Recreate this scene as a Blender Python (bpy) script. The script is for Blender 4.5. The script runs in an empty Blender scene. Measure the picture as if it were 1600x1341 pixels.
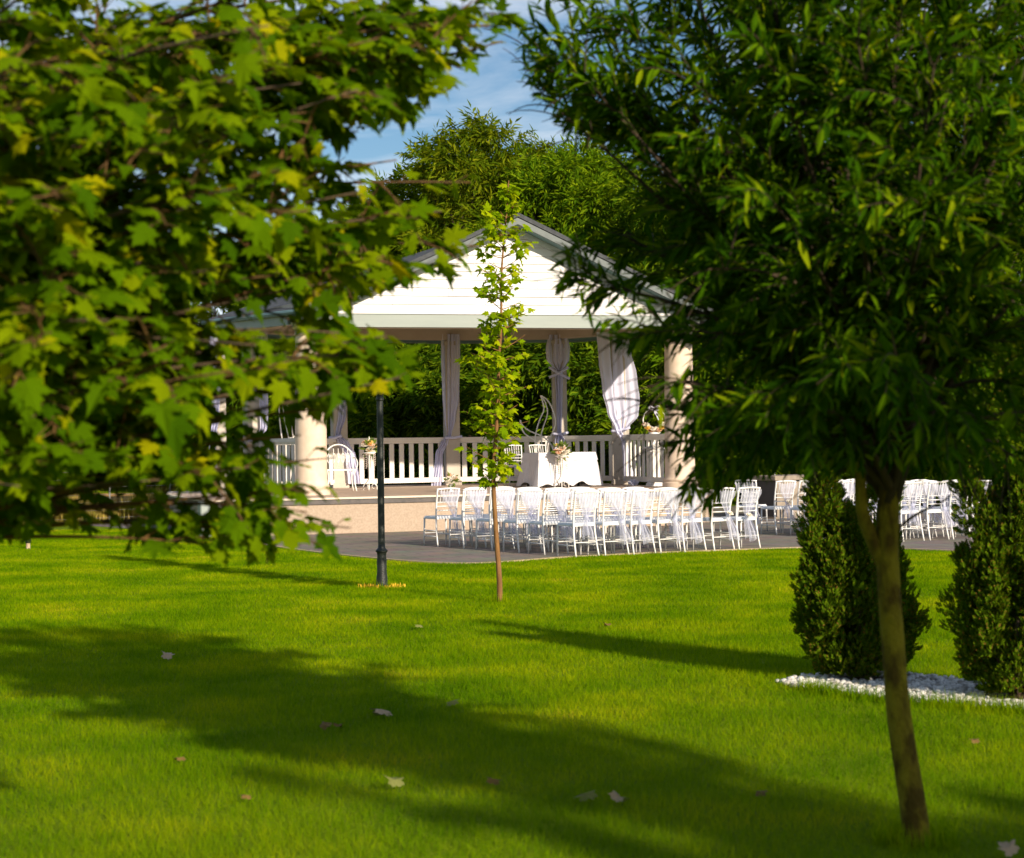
import bpy, math, random
import numpy as np
from mathutils import Vector, Matrix, Euler

scene = bpy.context.scene
col = scene.collection
R_ = math.radians
rnd = random.Random(7)
rng = np.random.default_rng(11)

# ------------------------------------------------------------------ camera
F_PX, W_PX, H_PX = 2600.0, 1600.0, 1341.0
EYE = 1.6
cam_d = bpy.data.cameras.new('camera')
cam = bpy.data.objects.new('camera', cam_d); col.objects.link(cam)
cam_d.sensor_fit = 'HORIZONTAL'; cam_d.sensor_width = 36.0
cam_d.lens = 36.0 * F_PX / W_PX
cam_d.clip_end = 3000.0
CAM_R = Matrix.Rotation(R_(90) + math.atan(25.0 / F_PX), 3, 'X') @ Matrix.Rotation(-0.013, 3, 'Z')
cam.matrix_world = Matrix.Translation((0, 0, EYE)) @ CAM_R.to_4x4()
cam_d.dof.use_dof = True; cam_d.dof.focus_distance = 22.0; cam_d.dof.aperture_fstop = 3.4
cam_d.dof.aperture_blades = 7
scene.camera = cam

# ------------------------------------------------------------------ sky, sun, exposure
SUN_DIR = Vector((-0.6, 0.8, 0)).normalized()          # the way the light travels over the ground
SUN_EL = R_(22.5)
world = bpy.data.worlds.new('World'); scene.world = world; world.use_nodes = True
wn = world.node_tree.nodes; wl = world.node_tree.links; wn.clear()
w_out = wn.new('ShaderNodeOutputWorld'); w_bg = wn.new('ShaderNodeBackground')
sky = wn.new('ShaderNodeTexSky'); sky.sky_type = 'NISHITA'; sky.sun_disc = False
sky.sun_elevation = SUN_EL; sky.sun_rotation = math.atan2(-SUN_DIR.x, -SUN_DIR.y)
sky.air_density = 1.0; sky.dust_density = 0.6; sky.ozone_density = 2.0
w_tc = wn.new('ShaderNodeTexCoord'); w_map = wn.new('ShaderNodeMapping'); w_map.inputs['Scale'].default_value = (1.6, 1.6, 7.0)
w_map.inputs['Location'].default_value = (0.35, 0.1, 0.4)
w_no = wn.new('ShaderNodeTexNoise'); w_no.inputs['Scale'].default_value = 2.6; w_no.inputs['Detail'].default_value = 7.0
w_no.inputs['Roughness'].default_value = 0.55; w_no.inputs['Distortion'].default_value = 0.35
w_cr = wn.new('ShaderNodeValToRGB'); w_cr.color_ramp.elements[0].position = 0.44; w_cr.color_ramp.elements[1].position = 0.74
w_mul = wn.new('ShaderNodeMath'); w_mul.operation = 'MULTIPLY'; w_mul.inputs[1].default_value = 0.85
w_mix = wn.new('ShaderNodeMixRGB'); w_mix.inputs['Color2'].default_value = (9.4, 9.6, 10.0, 1)
w_hsv = wn.new('ShaderNodeHueSaturation'); w_hsv.inputs['Saturation'].default_value = 1.2
wl.new(w_tc.outputs['Generated'], w_map.inputs['Vector']); wl.new(w_map.outputs['Vector'], w_no.inputs['Vector'])
wl.new(w_no.outputs['Fac'], w_cr.inputs['Fac']); wl.new(w_cr.outputs['Color'], w_mul.inputs[0])
wl.new(sky.outputs['Color'], w_hsv.inputs['Color']); wl.new(w_hsv.outputs['Color'], w_mix.inputs['Color1'])
wl.new(w_mul.outputs['Value'], w_mix.inputs['Fac']); wl.new(w_mix.outputs['Color'], w_bg.inputs['Color'])
w_bg.inputs['Strength'].default_value = 0.074
wl.new(w_bg.outputs['Background'], w_out.inputs['Surface'])

sun_d = bpy.data.lights.new('sun', 'SUN'); sun_d.energy = 5.0; sun_d.angle = R_(0.9); sun_d.color = (1.0, 0.85, 0.66)
sun = bpy.data.objects.new('sun', sun_d); col.objects.link(sun)
sun_v = Vector((SUN_DIR.x * math.cos(SUN_EL), SUN_DIR.y * math.cos(SUN_EL), -math.sin(SUN_EL)))
sun.rotation_euler = sun_v.to_track_quat('-Z', 'Y').to_euler()
sun.location = (30, -40, 30)

vs = scene.view_settings
scene.display_settings.display_device = 'sRGB'
vs.view_transform = 'Standard'; vs.look = 'None'; vs.gamma = 1.0; vs.use_curve_mapping = False
vs.exposure = 0.56
scene.render.film_transparent = False
cy = scene.cycles
cy.use_denoising = True; cy.max_bounces = 6; cy.transparent_max_bounces = 12; cy.diffuse_bounces = 3
cy.glossy_bounces = 2; cy.transmission_bounces = 4; cy.caustics_reflective = False; cy.caustics_refractive = False
cy.sample_clamp_indirect = 6.0

# ------------------------------------------------------------------ helpers
def at(x, y, D):
    """world point that stands D metres ahead and shows at pixel x, y of the 1600 x 1341 photograph"""
    d = CAM_R @ Vector(((x - W_PX / 2) / F_PX, (H_PX / 2 - y) / F_PX, -1.0))
    return Vector((0, 0, EYE)) + d * (D / d.y)
def gnd(x, y, z=0.0):
    d = CAM_R @ Vector(((x - W_PX / 2) / F_PX, (H_PX / 2 - y) / F_PX, -1.0))
    return Vector((0, 0, EYE)) + d * ((z - EYE) / d.z)
def to_px(P):
    """N x 3 world points -> pixels of the photograph and depth"""
    Rm = np.array(CAM_R.transposed()); q = (np.asarray(P) - np.array([0, 0, EYE])) @ Rm.T
    d = -q[:, 2]; d = np.where(np.abs(d) < 1e-6, 1e-6, d)
    return W_PX / 2 + F_PX * q[:, 0] / d, H_PX / 2 - F_PX * q[:, 1] / d, d

MATS = {}
def nodes_of(name):
    m = bpy.data.materials.new(name); m.use_nodes = True
    nt = m.node_tree; b = nt.nodes['Principled BSDF']
    MATS[name] = m
    return m, nt, b
def mat(name, c1, c2=None, scale=8.0, rough=0.6, bump=0.0, bscale=None, detail=5.0, metal=0.0, spec=0.4, stretch=(1, 1, 1), contrast=(0.35, 0.65)):
    m, nt, b = nodes_of(name)
    b.inputs['Roughness'].default_value = rough; b.inputs['Metallic'].default_value = metal
    b.inputs['Specular IOR Level'].default_value = spec
    c2 = c2 or tuple(v * 0.82 for v in c1)
    tc = nt.nodes.new('ShaderNodeTexCoord'); mp = nt.nodes.new('ShaderNodeMapping'); mp.inputs['Scale'].default_value = stretch
    nt.links.new(tc.outputs['Object'], mp.inputs['Vector'])
    n = nt.nodes.new('ShaderNodeTexNoise'); n.inputs['Scale'].default_value = scale; n.inputs['Detail'].default_value = detail
    nt.links.new(mp.outputs['Vector'], n.inputs['Vector'])
    r = nt.nodes.new('ShaderNodeValToRGB'); r.color_ramp.elements[0].position, r.color_ramp.elements[1].position = contrast
    r.color_ramp.elements[0].color = (*c2, 1); r.color_ramp.elements[1].color = (*c1, 1)
    nt.links.new(n.outputs['Fac'], r.inputs['Fac']); nt.links.new(r.outputs['Color'], b.inputs['Base Color'])
    if bump:
        n2 = nt.nodes.new('ShaderNodeTexNoise'); n2.inputs['Scale'].default_value = bscale or scale * 4; n2.inputs['Detail'].default_value = 4
        nt.links.new(mp.outputs['Vector'], n2.inputs['Vector'])
        bp = nt.nodes.new('ShaderNodeBump'); bp.inputs['Strength'].default_value = bump; bp.inputs['Distance'].default_value = 0.02
        nt.links.new(n2.outputs['Fac'], bp.inputs['Height']); nt.links.new(bp.outputs['Normal'], b.inputs['Normal'])
    return m
def leaf_mat(name, stops, trans=0.35, tcol=None, rough=0.5, spec=0.35, patch=0.0):
    """leaf colour varies from leaf to leaf (per island and per object); part of the light passes through"""
    m, nt, b = nodes_of(name)
    N, L = nt.nodes, nt.links
    g = N.new('ShaderNodeNewGeometry'); oi = N.new('ShaderNodeObjectInfo')
    a = N.new('ShaderNodeMath'); a.operation = 'ADD'; fr = N.new('ShaderNodeMath'); fr.operation = 'FRACT'
    L.new(g.outputs['Random Per Island'], a.inputs[0]); L.new(oi.outputs['Random'], a.inputs[1]); L.new(a.outputs[0], fr.inputs[0])
    src = fr.outputs[0]
    if patch:
        n = N.new('ShaderNodeTexNoise'); n.inputs['Scale'].default_value = patch; n.inputs['Detail'].default_value = 6; n.inputs['Roughness'].default_value = 0.62
        tc = N.new('ShaderNodeTexCoord'); L.new(tc.outputs['Object'], n.inputs['Vector'])
        mx = N.new('ShaderNodeMath'); mx.operation = 'MULTIPLY_ADD'; mx.inputs[1].default_value = 0.45
        mr = N.new('ShaderNodeMapRange'); mr.inputs[1].default_value = 0.3; mr.inputs[2].default_value = 0.7; mr.inputs[3].default_value = -0.06; mr.inputs[4].default_value = 0.62
        L.new(n.outputs['Fac'], mr.inputs[0]); L.new(fr.outputs[0], mx.inputs[0]); L.new(mr.outputs[0], mx.inputs[2]); src = mx.outputs[0]
    r = N.new('ShaderNodeValToRGB'); cr = r.color_ramp
    while len(cr.elements) < len(stops): cr.elements.new(0.5)
    for e, (p, c) in zip(cr.elements, stops): e.position = p; e.color = (*c, 1)
    L.new(src, r.inputs['Fac'])
    L.new(r.outputs['Color'], b.inputs['Base Color']); b.inputs['Roughness'].default_value = rough
    b.inputs['Specular IOR Level'].default_value = spec
    t = N.new('ShaderNodeBsdfTranslucent'); hs = N.new('ShaderNodeHueSaturation')
    hs.inputs['Hue'].default_value = 0.485; hs.inputs['Saturation'].default_value = 1.15; hs.inputs['Value'].default_value = 1.5
    L.new(r.outputs['Color'], hs.inputs['Color']); L.new(hs.outputs['Color'], t.inputs['Color'])
    ms = N.new('ShaderNodeMixShader'); ms.inputs[0].default_value = trans
    L.new(b.outputs[0], ms.inputs[1]); L.new(t.outputs[0], ms.inputs[2])
    L.new(ms.outputs[0], nt.nodes['Material Output'].inputs['Surface'])
    return m
def sheer_mat(name, c, alpha, weave=260.0):
    m, nt, b = nodes_of(name); N, L = nt.nodes, nt.links
    N.remove(b)
    d = N.new('ShaderNodeBsdfDiffuse'); d.inputs['Color'].default_value = (*c, 1)
    t = N.new('ShaderNodeBsdfTranslucent'); t.inputs['Color'].default_value = (*c, 1)
    m1 = N.new('ShaderNodeMixShader'); m1.inputs[0].default_value = 0.4
    L.new(d.outputs[0], m1.inputs[1]); L.new(t.outputs[0], m1.inputs[2])
    tr = N.new('ShaderNodeBsdfTransparent'); m2 = N.new('ShaderNodeMixShader')
    n = N.new('ShaderNodeTexNoise'); n.inputs['Scale'].default_value = 14; tc = N.new('ShaderNodeTexCoord'); L.new(tc.outputs['Object'], n.inputs['Vector'])
    mr = N.new('ShaderNodeMapRange'); mr.inputs[1].default_value = 0.3; mr.inputs[2].default_value = 0.7
    mr.inputs[3].default_value = alpha - 0.08; mr.inputs[4].default_value = min(1.0, alpha + 0.1)
    L.new(n.outputs['Fac'], mr.inputs[0]); L.new(mr.outputs[0], m2.inputs[0])
    L.new(tr.outputs[0], m2.inputs[1]); L.new(m1.outputs[0], m2.inputs[2])
    L.new(m2.outputs[0], nt.nodes['Material Output'].inputs['Surface'])
    return m

def origin_of(o):
    v = Vector((0, 0, 0))
    while o is not None: v += o.location; o = o.parent
    return v
def link(o, parent=None):
    col.objects.link(o)
    if parent is not None: o.parent = parent
    return o
def np_mesh(name, V, T, smooth=False):
    V = np.ascontiguousarray(V, dtype=np.float32); T = np.ascontiguousarray(T, dtype=np.int32)
    me = bpy.data.meshes.new(name); k = T.shape[1]
    me.vertices.add(len(V)); me.vertices.foreach_set('co', V.ravel())
    me.loops.add(T.size); me.loops.foreach_set('vertex_index', T.ravel())
    me.polygons.add(len(T)); me.polygons.foreach_set('loop_start', np.arange(0, T.size, k, dtype=np.int32))
    me.polygons.foreach_set('use_smooth', np.full(len(T), smooth, dtype=bool))
    me.update(calc_edges=True); return me
def np_obj(name, V, T, m, parent=None, smooth=False):
    off = np.array(origin_of(parent)) if parent is not None else np.zeros(3)
    me = np_mesh(name, np.asarray(V) - off, T, smooth); me.materials.append(MATS[m])
    return link(bpy.data.objects.new(name, me), parent)
def tag(o, label, cat=None, group=None, kind=None):
    if label: o['label'] = label
    if cat: o['category'] = cat
    if group: o['group'] = group
    if kind: o['kind'] = kind
    return o
def thing(name, loc, label, cat, group=None, rz=0.0):
    o = bpy.data.objects.new(name, None); o.location = loc; o.rotation_euler = (0, 0, rz)
    o.empty_display_size = 0.1; col.objects.link(o)
    return tag(o, label, cat, group)
def copy_tree(o, parent=None):
    c = o.copy(); col.objects.link(c); c.parent = parent
    for ch in list(o.children): copy_tree(ch, c)
    return c

class MB:
    """collects shapes, then links them as one mesh object"""
    def __init__(s): s.v = []; s.f = []
    def add(s, V, Fc):
        b = len(s.v); s.v += [tuple(p) for p in V]; s.f += [tuple(i + b for i in f) for f in Fc]; return s
    def box(s, c, size, rz=0.0, M=None):
        hx, hy, hz = [d / 2 for d in size]; P = []
        for z in (-hz, hz):
            for x, y in ((-hx, -hy), (hx, -hy), (hx, hy), (-hx, hy)): P.append(Vector((x, y, z)))
        rot = M or Matrix.Rotation(rz, 3, 'Z'); P = [rot @ p + Vector(c) for p in P]
        return s.add(P, [(3, 2, 1, 0), (4, 5, 6, 7), (0, 1, 5, 4), (1, 2, 6, 5), (2, 3, 7, 6), (3, 0, 4, 7)])
    def bevel_box(s, c, size, b, rz=0.0):
        """box with chamfered upright edges and a chamfered top and bottom rim"""
        hx, hy, hz = [d / 2 for d in size]; rings = []
        for z, i in ((-hz, b), (-hz + b, 0), (hz - b, 0), (hz, b)):
            x, y = hx - i, hy - i
            rings.append([(-x + b, -y, z), (x - b, -y, z), (x, -y + b, z), (x, y - b, z), (x - b, y, z), (-x + b, y, z), (-x, y - b, z), (-x, -y + b, z)])
        rot = Matrix.Rotation(rz, 3, 'Z'); V = [rot @ Vector(p) + Vector(c) for r in rings for p in r]; n = 8
        Fc = [tuple(reversed(range(n))), tuple(range(3 * n, 4 * n))]
        for k in range(3):
            for i in range(n): j = (i + 1) % n; Fc.append((k * n + i, k * n + j, (k + 1) * n + j, (k + 1) * n + i))
        return s.add(V, Fc)
    def tube(s, pts, rad, n=6, cap=True):
        pts = [Vector(p) for p in pts]; m = len(pts)
        if not hasattr(rad, '__len__'): rad = [rad] * m
        V = []; t0 = (pts[1] - pts[0]).normalized()
        ref = Vector((0, 0, 1)) if abs(t0.z) < 0.9 else Vector((1, 0, 0)); nx = t0.cross(ref).normalized()
        for i, p in enumerate(pts):
            t = (pts[min(i + 1, m - 1)] - pts[max(i - 1, 0)]).normalized()
            nx = nx - t * nx.dot(t); nx = nx.normalized() if nx.length > 1e-6 else t.orthogonal().normalized(); ny = t.cross(nx)
            for k in range(n):
                a = 2 * math.pi * k / n; V.append(p + (nx * math.cos(a) + ny * math.sin(a)) * rad[i])
        Fc = []
        for i in range(m - 1):
            for k in range(n): j = (k + 1) % n; Fc.append((i * n + k, i * n + j, (i + 1) * n + j, (i + 1) * n + k))
        if cap: Fc += [tuple(reversed(range(n))), tuple(range((m - 1) * n, m * n))]
        return s.add(V, Fc)
    def lathe(s, c, prof, n=20, flute=0.0):
        V = []
        for r, z in prof:
            for k in range(n):
                a = 2 * math.pi * k / n; rr = r * (1 - (flute if k % 2 else 0))
                V.append((c[0] + rr * math.cos(a), c[1] + rr * math.sin(a), c[2] + z))
        m = len(prof); Fc = []
        for i in range(m - 1):
            for k in range(n): j = (k + 1) % n; Fc.append((i * n + k, i * n + j, (i + 1) * n + j, (i + 1) * n + k))
        Fc += [tuple(reversed(range(n))), tuple(range((m - 1) * n, m * n))]
        return s.add(V, Fc)
    def prism(s, poly, z0, z1):
        n = len(poly); V = [(p[0], p[1], z0) for p in poly] + [(p[0], p[1], z1) for p in poly]
        return s.add(V, [tuple(reversed(range(n))), tuple(range(n, 2 * n))] + [(i, (i + 1) % n, n + (i + 1) % n, n + i) for i in range(n)])
    def hull(s, front, back):
        """solid between two outlines of the same length"""
        n = len(front)
        return s.add(list(front) + list(back), [tuple(range(n)), tuple(reversed(range(n, 2 * n)))] + [(i, n + i, n + (i + 1) % n, (i + 1) % n) for i in range(n)])
    def grid(s, rows):
        n = len(rows[0]); V = [p for r in rows for p in r]
        return s.add(V, [(i * n + k, i * n + k + 1, (i + 1) * n + k + 1, (i + 1) * n + k) for i in range(len(rows) - 1) for k in range(n - 1)])
    def build(s, name, m, parent=None, smooth=False):
        off = origin_of(parent) if parent is not None else Vector((0, 0, 0))
        me = bpy.data.meshes.new(name); me.from_pydata([tuple(Vector(p) - off) for p in s.v], [], s.f)
        me.materials.append(MATS[m]); me.update()
        if smooth:
            me.polygons.foreach_set('use_smooth', np.ones(len(me.polygons), dtype=bool))
            if smooth == 'auto': me.set_sharp_from_angle(angle=R_(38))
        return link(bpy.data.objects.new(name, me), parent)

def bez(a, b, c, n):
    a, b, c = Vector(a), Vector(b), Vector(c)
    return [a * (1 - t) ** 2 + b * 2 * t * (1 - t) + c * t * t for t in [i / (n - 1) for i in range(n)]]
def smooth_path(pts, k=4):
    """Catmull-Rom through the points"""
    P = [Vector(p) for p in pts]; P = [P[0] * 2 - P[1]] + P + [P[-1] * 2 - P[-2]]; out = []
    for i in range(1, len(P) - 2):
        for j in range(k):
            t = j / k; p0, p1, p2, p3 = P[i - 1], P[i], P[i + 1], P[i + 2]
            out.append(0.5 * ((2 * p1) + (p2 - p0) * t + (2 * p0 - 5 * p1 + 4 * p2 - p3) * t * t + (3 * p1 - p0 - 3 * p2 + p3) * t ** 3))
    out.append(P[-2]); return out
def unit(a): return a / np.maximum(np.linalg.norm(a, axis=-1, keepdims=True), 1e-9)
def frames(Y, Z):
    """rotation matrices with columns x, y, z from the wanted y axis and a rough normal"""
    Y = unit(Y); X = unit(np.cross(Y, Z)); Z = np.cross(X, Y); return np.stack([X, Y, Z], axis=-1)
def scatter(tmpl, tris, P, Rm, S):
    """one big mesh from N copies of a template"""
    n = len(P); V = np.einsum('nij,kj->nki', Rm, tmpl) * np.asarray(S).reshape(n, 1, -1) + P[:, None, :]
    T = tris[None] + (np.arange(n) * len(tmpl))[:, None, None]
    return V.reshape(-1, 3), T.reshape(-1, 3)
def merge(parts):
    Vs, Ts, b = [], [], 0
    for V, T in parts: Vs.append(V); Ts.append(T + b); b += len(V)
    return np.concatenate(Vs), np.concatenate(Ts)
def pip(x, y, poly):
    inside = np.zeros(len(x), bool); n = len(poly)
    for i in range(n):
        x1, y1 = poly[i][0], poly[i][1]; x2, y2 = poly[(i + 1) % n][0], poly[(i + 1) % n][1]
        c = ((y1 > y) != (y2 > y)) & (x < (x2 - x1) * (y - y1) / ((y2 - y1) or 1e-9) + x1); inside ^= c
    return inside

# ------------------------------------------------------------------ materials
mat('stone_wall', (0.44, 0.345, 0.265), (0.36, 0.28, 0.21), 30, 0.8, 0.35, 160)
mat('stone_column', (0.66, 0.54, 0.43), (0.60, 0.48, 0.37), 6, 0.7, 0.1, 60)
mat('post_paint', (0.50, 0.45, 0.39), (0.45, 0.40, 0.34), 5, 0.6, 0.08, 40)
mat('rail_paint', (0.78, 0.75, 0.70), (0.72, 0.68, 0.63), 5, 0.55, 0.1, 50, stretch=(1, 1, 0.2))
mat('shaded_rail_paint', (0.55, 0.56, 0.55), (0.48, 0.50, 0.5), 5, 0.55, 0.1, 50, stretch=(1, 1, 0.2))  # same rail paint greyed down: shade on the outer side is in the colour
mat('siding', (0.68, 0.675, 0.68), (0.645, 0.64, 0.64), 3, 0.5, 0.08, 40, stretch=(0.3, 1, 4))
mat('fascia', (0.265, 0.305, 0.29), (0.24, 0.28, 0.27), 2, 0.5, 0.05, 30, stretch=(0.3, 1, 4))
mat('teal_trim', (0.12, 0.205, 0.215), (0.10, 0.17, 0.185), 3, 0.5, 0.05, 30)
mat('shingle', (0.065, 0.072, 0.082), (0.042, 0.047, 0.055), 12, 0.8, 0.5, 60)
mat('roof_metal', (0.10, 0.125, 0.13), (0.075, 0.097, 0.105), 6, 0.5, 0.1, 40)
mat('beam_paint', (0.50, 0.41, 0.35), (0.45, 0.36, 0.30), 3, 0.6, 0.05, 30)
mat('floor_stone', (0.50, 0.38, 0.29), (0.40, 0.30, 0.23), 4, 0.6, 0.15, 40)
mat('cap_tile', (0.10, 0.085, 0.08), (0.06, 0.055, 0.055), 9, 0.5, 0.2, 60)
mat('nosing', (0.70, 0.60, 0.48), (0.62, 0.52, 0.41), 9, 0.5, 0.1, 60)
mat('kerb', (0.45, 0.35, 0.22), (0.36, 0.27, 0.17), 12, 0.8, 0.3, 60)
mat('white_paint', (0.76, 0.755, 0.75), (0.69, 0.685, 0.68), 14, 0.35, 0.03, 60, spec=0.5)
mat('seat_pad', (0.74, 0.76, 0.80), (0.66, 0.69, 0.74), 14, 0.5, 0.05, 60)
mat('iron_white', (0.82, 0.81, 0.78), (0.74, 0.72, 0.68), 14, 0.4, 0.05, 60)
mat('lamp_metal', (0.022, 0.027, 0.025), (0.011, 0.014, 0.014), 9, 0.5, 0.25, 60, metal=0.2, spec=0.5)
mat('lamp_glass', (0.80, 0.82, 0.82), (0.7, 0.72, 0.72), 9, 0.25)
mat('counter_dark', (0.055, 0.055, 0.062), (0.045, 0.045, 0.05), 5, 0.45, 0.05, 30)
mat('counter_top', (0.30, 0.25, 0.20), (0.24, 0.20, 0.16), 8, 0.6, 0.1, 40)
mat('linen', (0.70, 0.69, 0.71), (0.64, 0.63, 0.66), 7, 0.75, 0.1, 120)
mat('fence_metal', (0.35, 0.35, 0.33), (0.22, 0.22, 0.21), 20, 0.5, 0.1, 80, metal=0.5)
mat('soil', (0.055, 0.034, 0.020), (0.030, 0.019, 0.012), 9, 0.95, 0.6, 50)
mat('straw', (0.55, 0.33, 0.12), (0.40, 0.22, 0.07), 1.6, 0.9, 0.5, 12)
mat('yellow_scrap', (0.75, 0.46, 0.02), (0.60, 0.34, 0.02), 6, 0.8)
mat('crystal', (0.72, 0.64, 0.58), (0.5, 0.42, 0.36), 40, 0.15, 0.1, 80, spec=0.8)
mat('petal_white', (0.80, 0.76, 0.68), (0.70, 0.64, 0.52), 30, 0.7)
mat('petal_peach', (0.78, 0.50, 0.34), (0.70, 0.38, 0.22), 30, 0.7)
mat('petal_yellow', (0.78, 0.55, 0.16), (0.70, 0.42, 0.08), 30, 0.7)
mat('lilac_ribbon', (0.66, 0.66, 0.78), (0.58, 0.58, 0.72), 20, 0.5)
mat('dry_leaf', (0.17, 0.105, 0.02), (0.10, 0.06, 0.012), 20, 0.8, 0.2, 60)
mat('pale_dry_leaf', (0.42, 0.32, 0.21), (0.32, 0.23, 0.14), 20, 0.8, 0.2, 60)
mat('green_fallen_leaf', (0.17, 0.19, 0.04), (0.12, 0.13, 0.03), 20, 0.8, 0.2, 60)
mat('bark', (0.10, 0.066, 0.035), (0.045, 0.032, 0.018), 12, 0.9, 0.7, 50, stretch=(1, 1, 0.45))
mat('bark_mossy', (0.20, 0.165, 0.012), (0.075, 0.052, 0.008), 13, 0.95, 1.0, 55, stretch=(1, 1, 0.55), contrast=(0.42, 0.60), spec=0.1, detail=8)
mat('bark_young', (0.23, 0.115, 0.035), (0.15, 0.07, 0.022), 15, 0.8, 0.4, 60, stretch=(1, 1, 0.4))
mat('twig', (0.12, 0.060, 0.014), (0.06, 0.032, 0.010), 12, 0.8, 0.3, 40)
mat('dark_twig', (0.05, 0.032, 0.016), (0.028, 0.018, 0.010), 12, 0.85, 0.3, 40)
sheer_mat('tulle', (0.76, 0.78, 0.94), 0.42)
sheer_mat('voile', (0.77, 0.78, 0.97), 1.08)
GR = [(0.0, (0.038, 0.110, 0.001)), (0.3, (0.095, 0.205, 0.001)), (0.6, (0.185, 0.285, 0.002)), (0.88, (0.33, 0.38, 0.004)), (1.0, (0.48, 0.38, 0.03))]
leaf_mat('grass_blade', GR, 0.40, rough=0.9, spec=0.0, patch=0.8)
leaf_mat('plane_leaf', [(0.0, (0.036, 0.092, 0.0005)), (0.5, (0.085, 0.165, 0.0005)), (0.93, (0.185, 0.25, 0.001)), (1.0, (0.36, 0.33, 0.002))], 0.42, rough=0.8, spec=0.03)
leaf_mat('willow_leaf', [(0.0, (0.014, 0.048, 0.001)), (0.5, (0.038, 0.100, 0.001)), (0.88, (0.090, 0.170, 0.002)), (1.0, (0.20, 0.25, 0.003))], 0.30, rough=0.85, spec=0.02)
leaf_mat('sapling_leaf', [(0.0, (0.12, 0.215, 0.001)), (0.5, (0.21, 0.32, 0.002)), (1.0, (0.38, 0.43, 0.004))], 0.42, rough=0.8, spec=0.03)
leaf_mat('thuja_leaf', [(0.0, (0.028, 0.068, 0.002)), (0.5, (0.062, 0.118, 0.003)), (0.90, (0.12, 0.178, 0.004)), (0.93, (0.17, 0.105, 0.02)), (1.0, (0.14, 0.075, 0.015))], 0.2, rough=0.85, spec=0.03)
leaf_mat('far_leaf_mid', [(0.0, (0.048, 0.115, 0.003)), (0.5, (0.10, 0.185, 0.004)), (1.0, (0.22, 0.31, 0.006))], 0.34, rough=0.85, spec=0.03)
leaf_mat('far_leaf_deep', [(0.0, (0.028, 0.070, 0.003)), (0.5, (0.060, 0.125, 0.004)), (1.0, (0.16, 0.23, 0.006))], 0.32, rough=0.85, spec=0.03)
leaf_mat('far_leaf_gold', [(0.0, (0.050, 0.095, 0.003)), (0.5, (0.10, 0.155, 0.004)), (1.0, (0.22, 0.25, 0.008))], 0.34, rough=0.85, spec=0.03)
leaf_mat('dry_grass', [(0.0, (0.16, 0.17, 0.02)), (0.5, (0.33, 0.27, 0.05)), (1.0, (0.52, 0.36, 0.10))], 0.25)
leaf_mat('pebble', [(0.0, (0.22, 0.20, 0.17)), (0.15, (0.42, 0.40, 0.37)), (0.6, (0.62, 0.61, 0.59)), (1.0, (0.72, 0.71, 0.69))], 0.0, rough=0.7)
leaf_mat('posy_leaf', [(0.0, (0.05, 0.09, 0.01)), (1.0, (0.12, 0.17, 0.02))], 0.25)

def ground_mat():
    m, nt, b = nodes_of('lawn_ground'); N, L = nt.nodes, nt.links
    tc = N.new('ShaderNodeTexCoord')
    n1 = N.new('ShaderNodeTexNoise'); n1.inputs['Scale'].default_value = 0.55; n1.inputs['Detail'].default_value = 4
    n2 = N.new('ShaderNodeTexNoise'); n2.inputs['Scale'].default_value = 34; n2.inputs['Detail'].default_value = 6
    L.new(tc.outputs['Object'], n1.inputs['Vector']); L.new(tc.outputs['Object'], n2.inputs['Vector'])
    mx = N.new('ShaderNodeMath'); mx.operation = 'MULTIPLY_ADD'; mx.inputs[1].default_value = 0.5
    L.new(n1.outputs['Fac'], mx.inputs[0])
    h = N.new('ShaderNodeMath'); h.operation = 'MULTIPLY'; h.inputs[1].default_value = 0.5; L.new(n2.outputs['Fac'], h.inputs[0]); L.new(h.outputs[0], mx.inputs[2])
    r = N.new('ShaderNodeValToRGB'); cr = r.color_ramp
    cr.elements[0].position = 0.3; cr.elements[0].color = (0.075, 0.145, 0.001, 1); cr.elements[1].position = 0.7; cr.elements[1].color = (0.21, 0.30, 0.002, 1)
    L.new(mx.outputs[0], r.inputs['Fac']); L.new(r.outputs['Color'], b.inputs['Base Color']); b.inputs['Roughness'].default_value = 0.9
    b.inputs['Specular IOR Level'].default_value = 0.1
    bp = N.new('ShaderNodeBump'); bp.inputs['Strength'].default_value = 1.0; bp.inputs['Distance'].default_value = 0.06
    L.new(n2.outputs['Fac'], bp.inputs['Height']); L.new(bp.outputs['Normal'], b.inputs['Normal'])
ground_mat()
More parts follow.
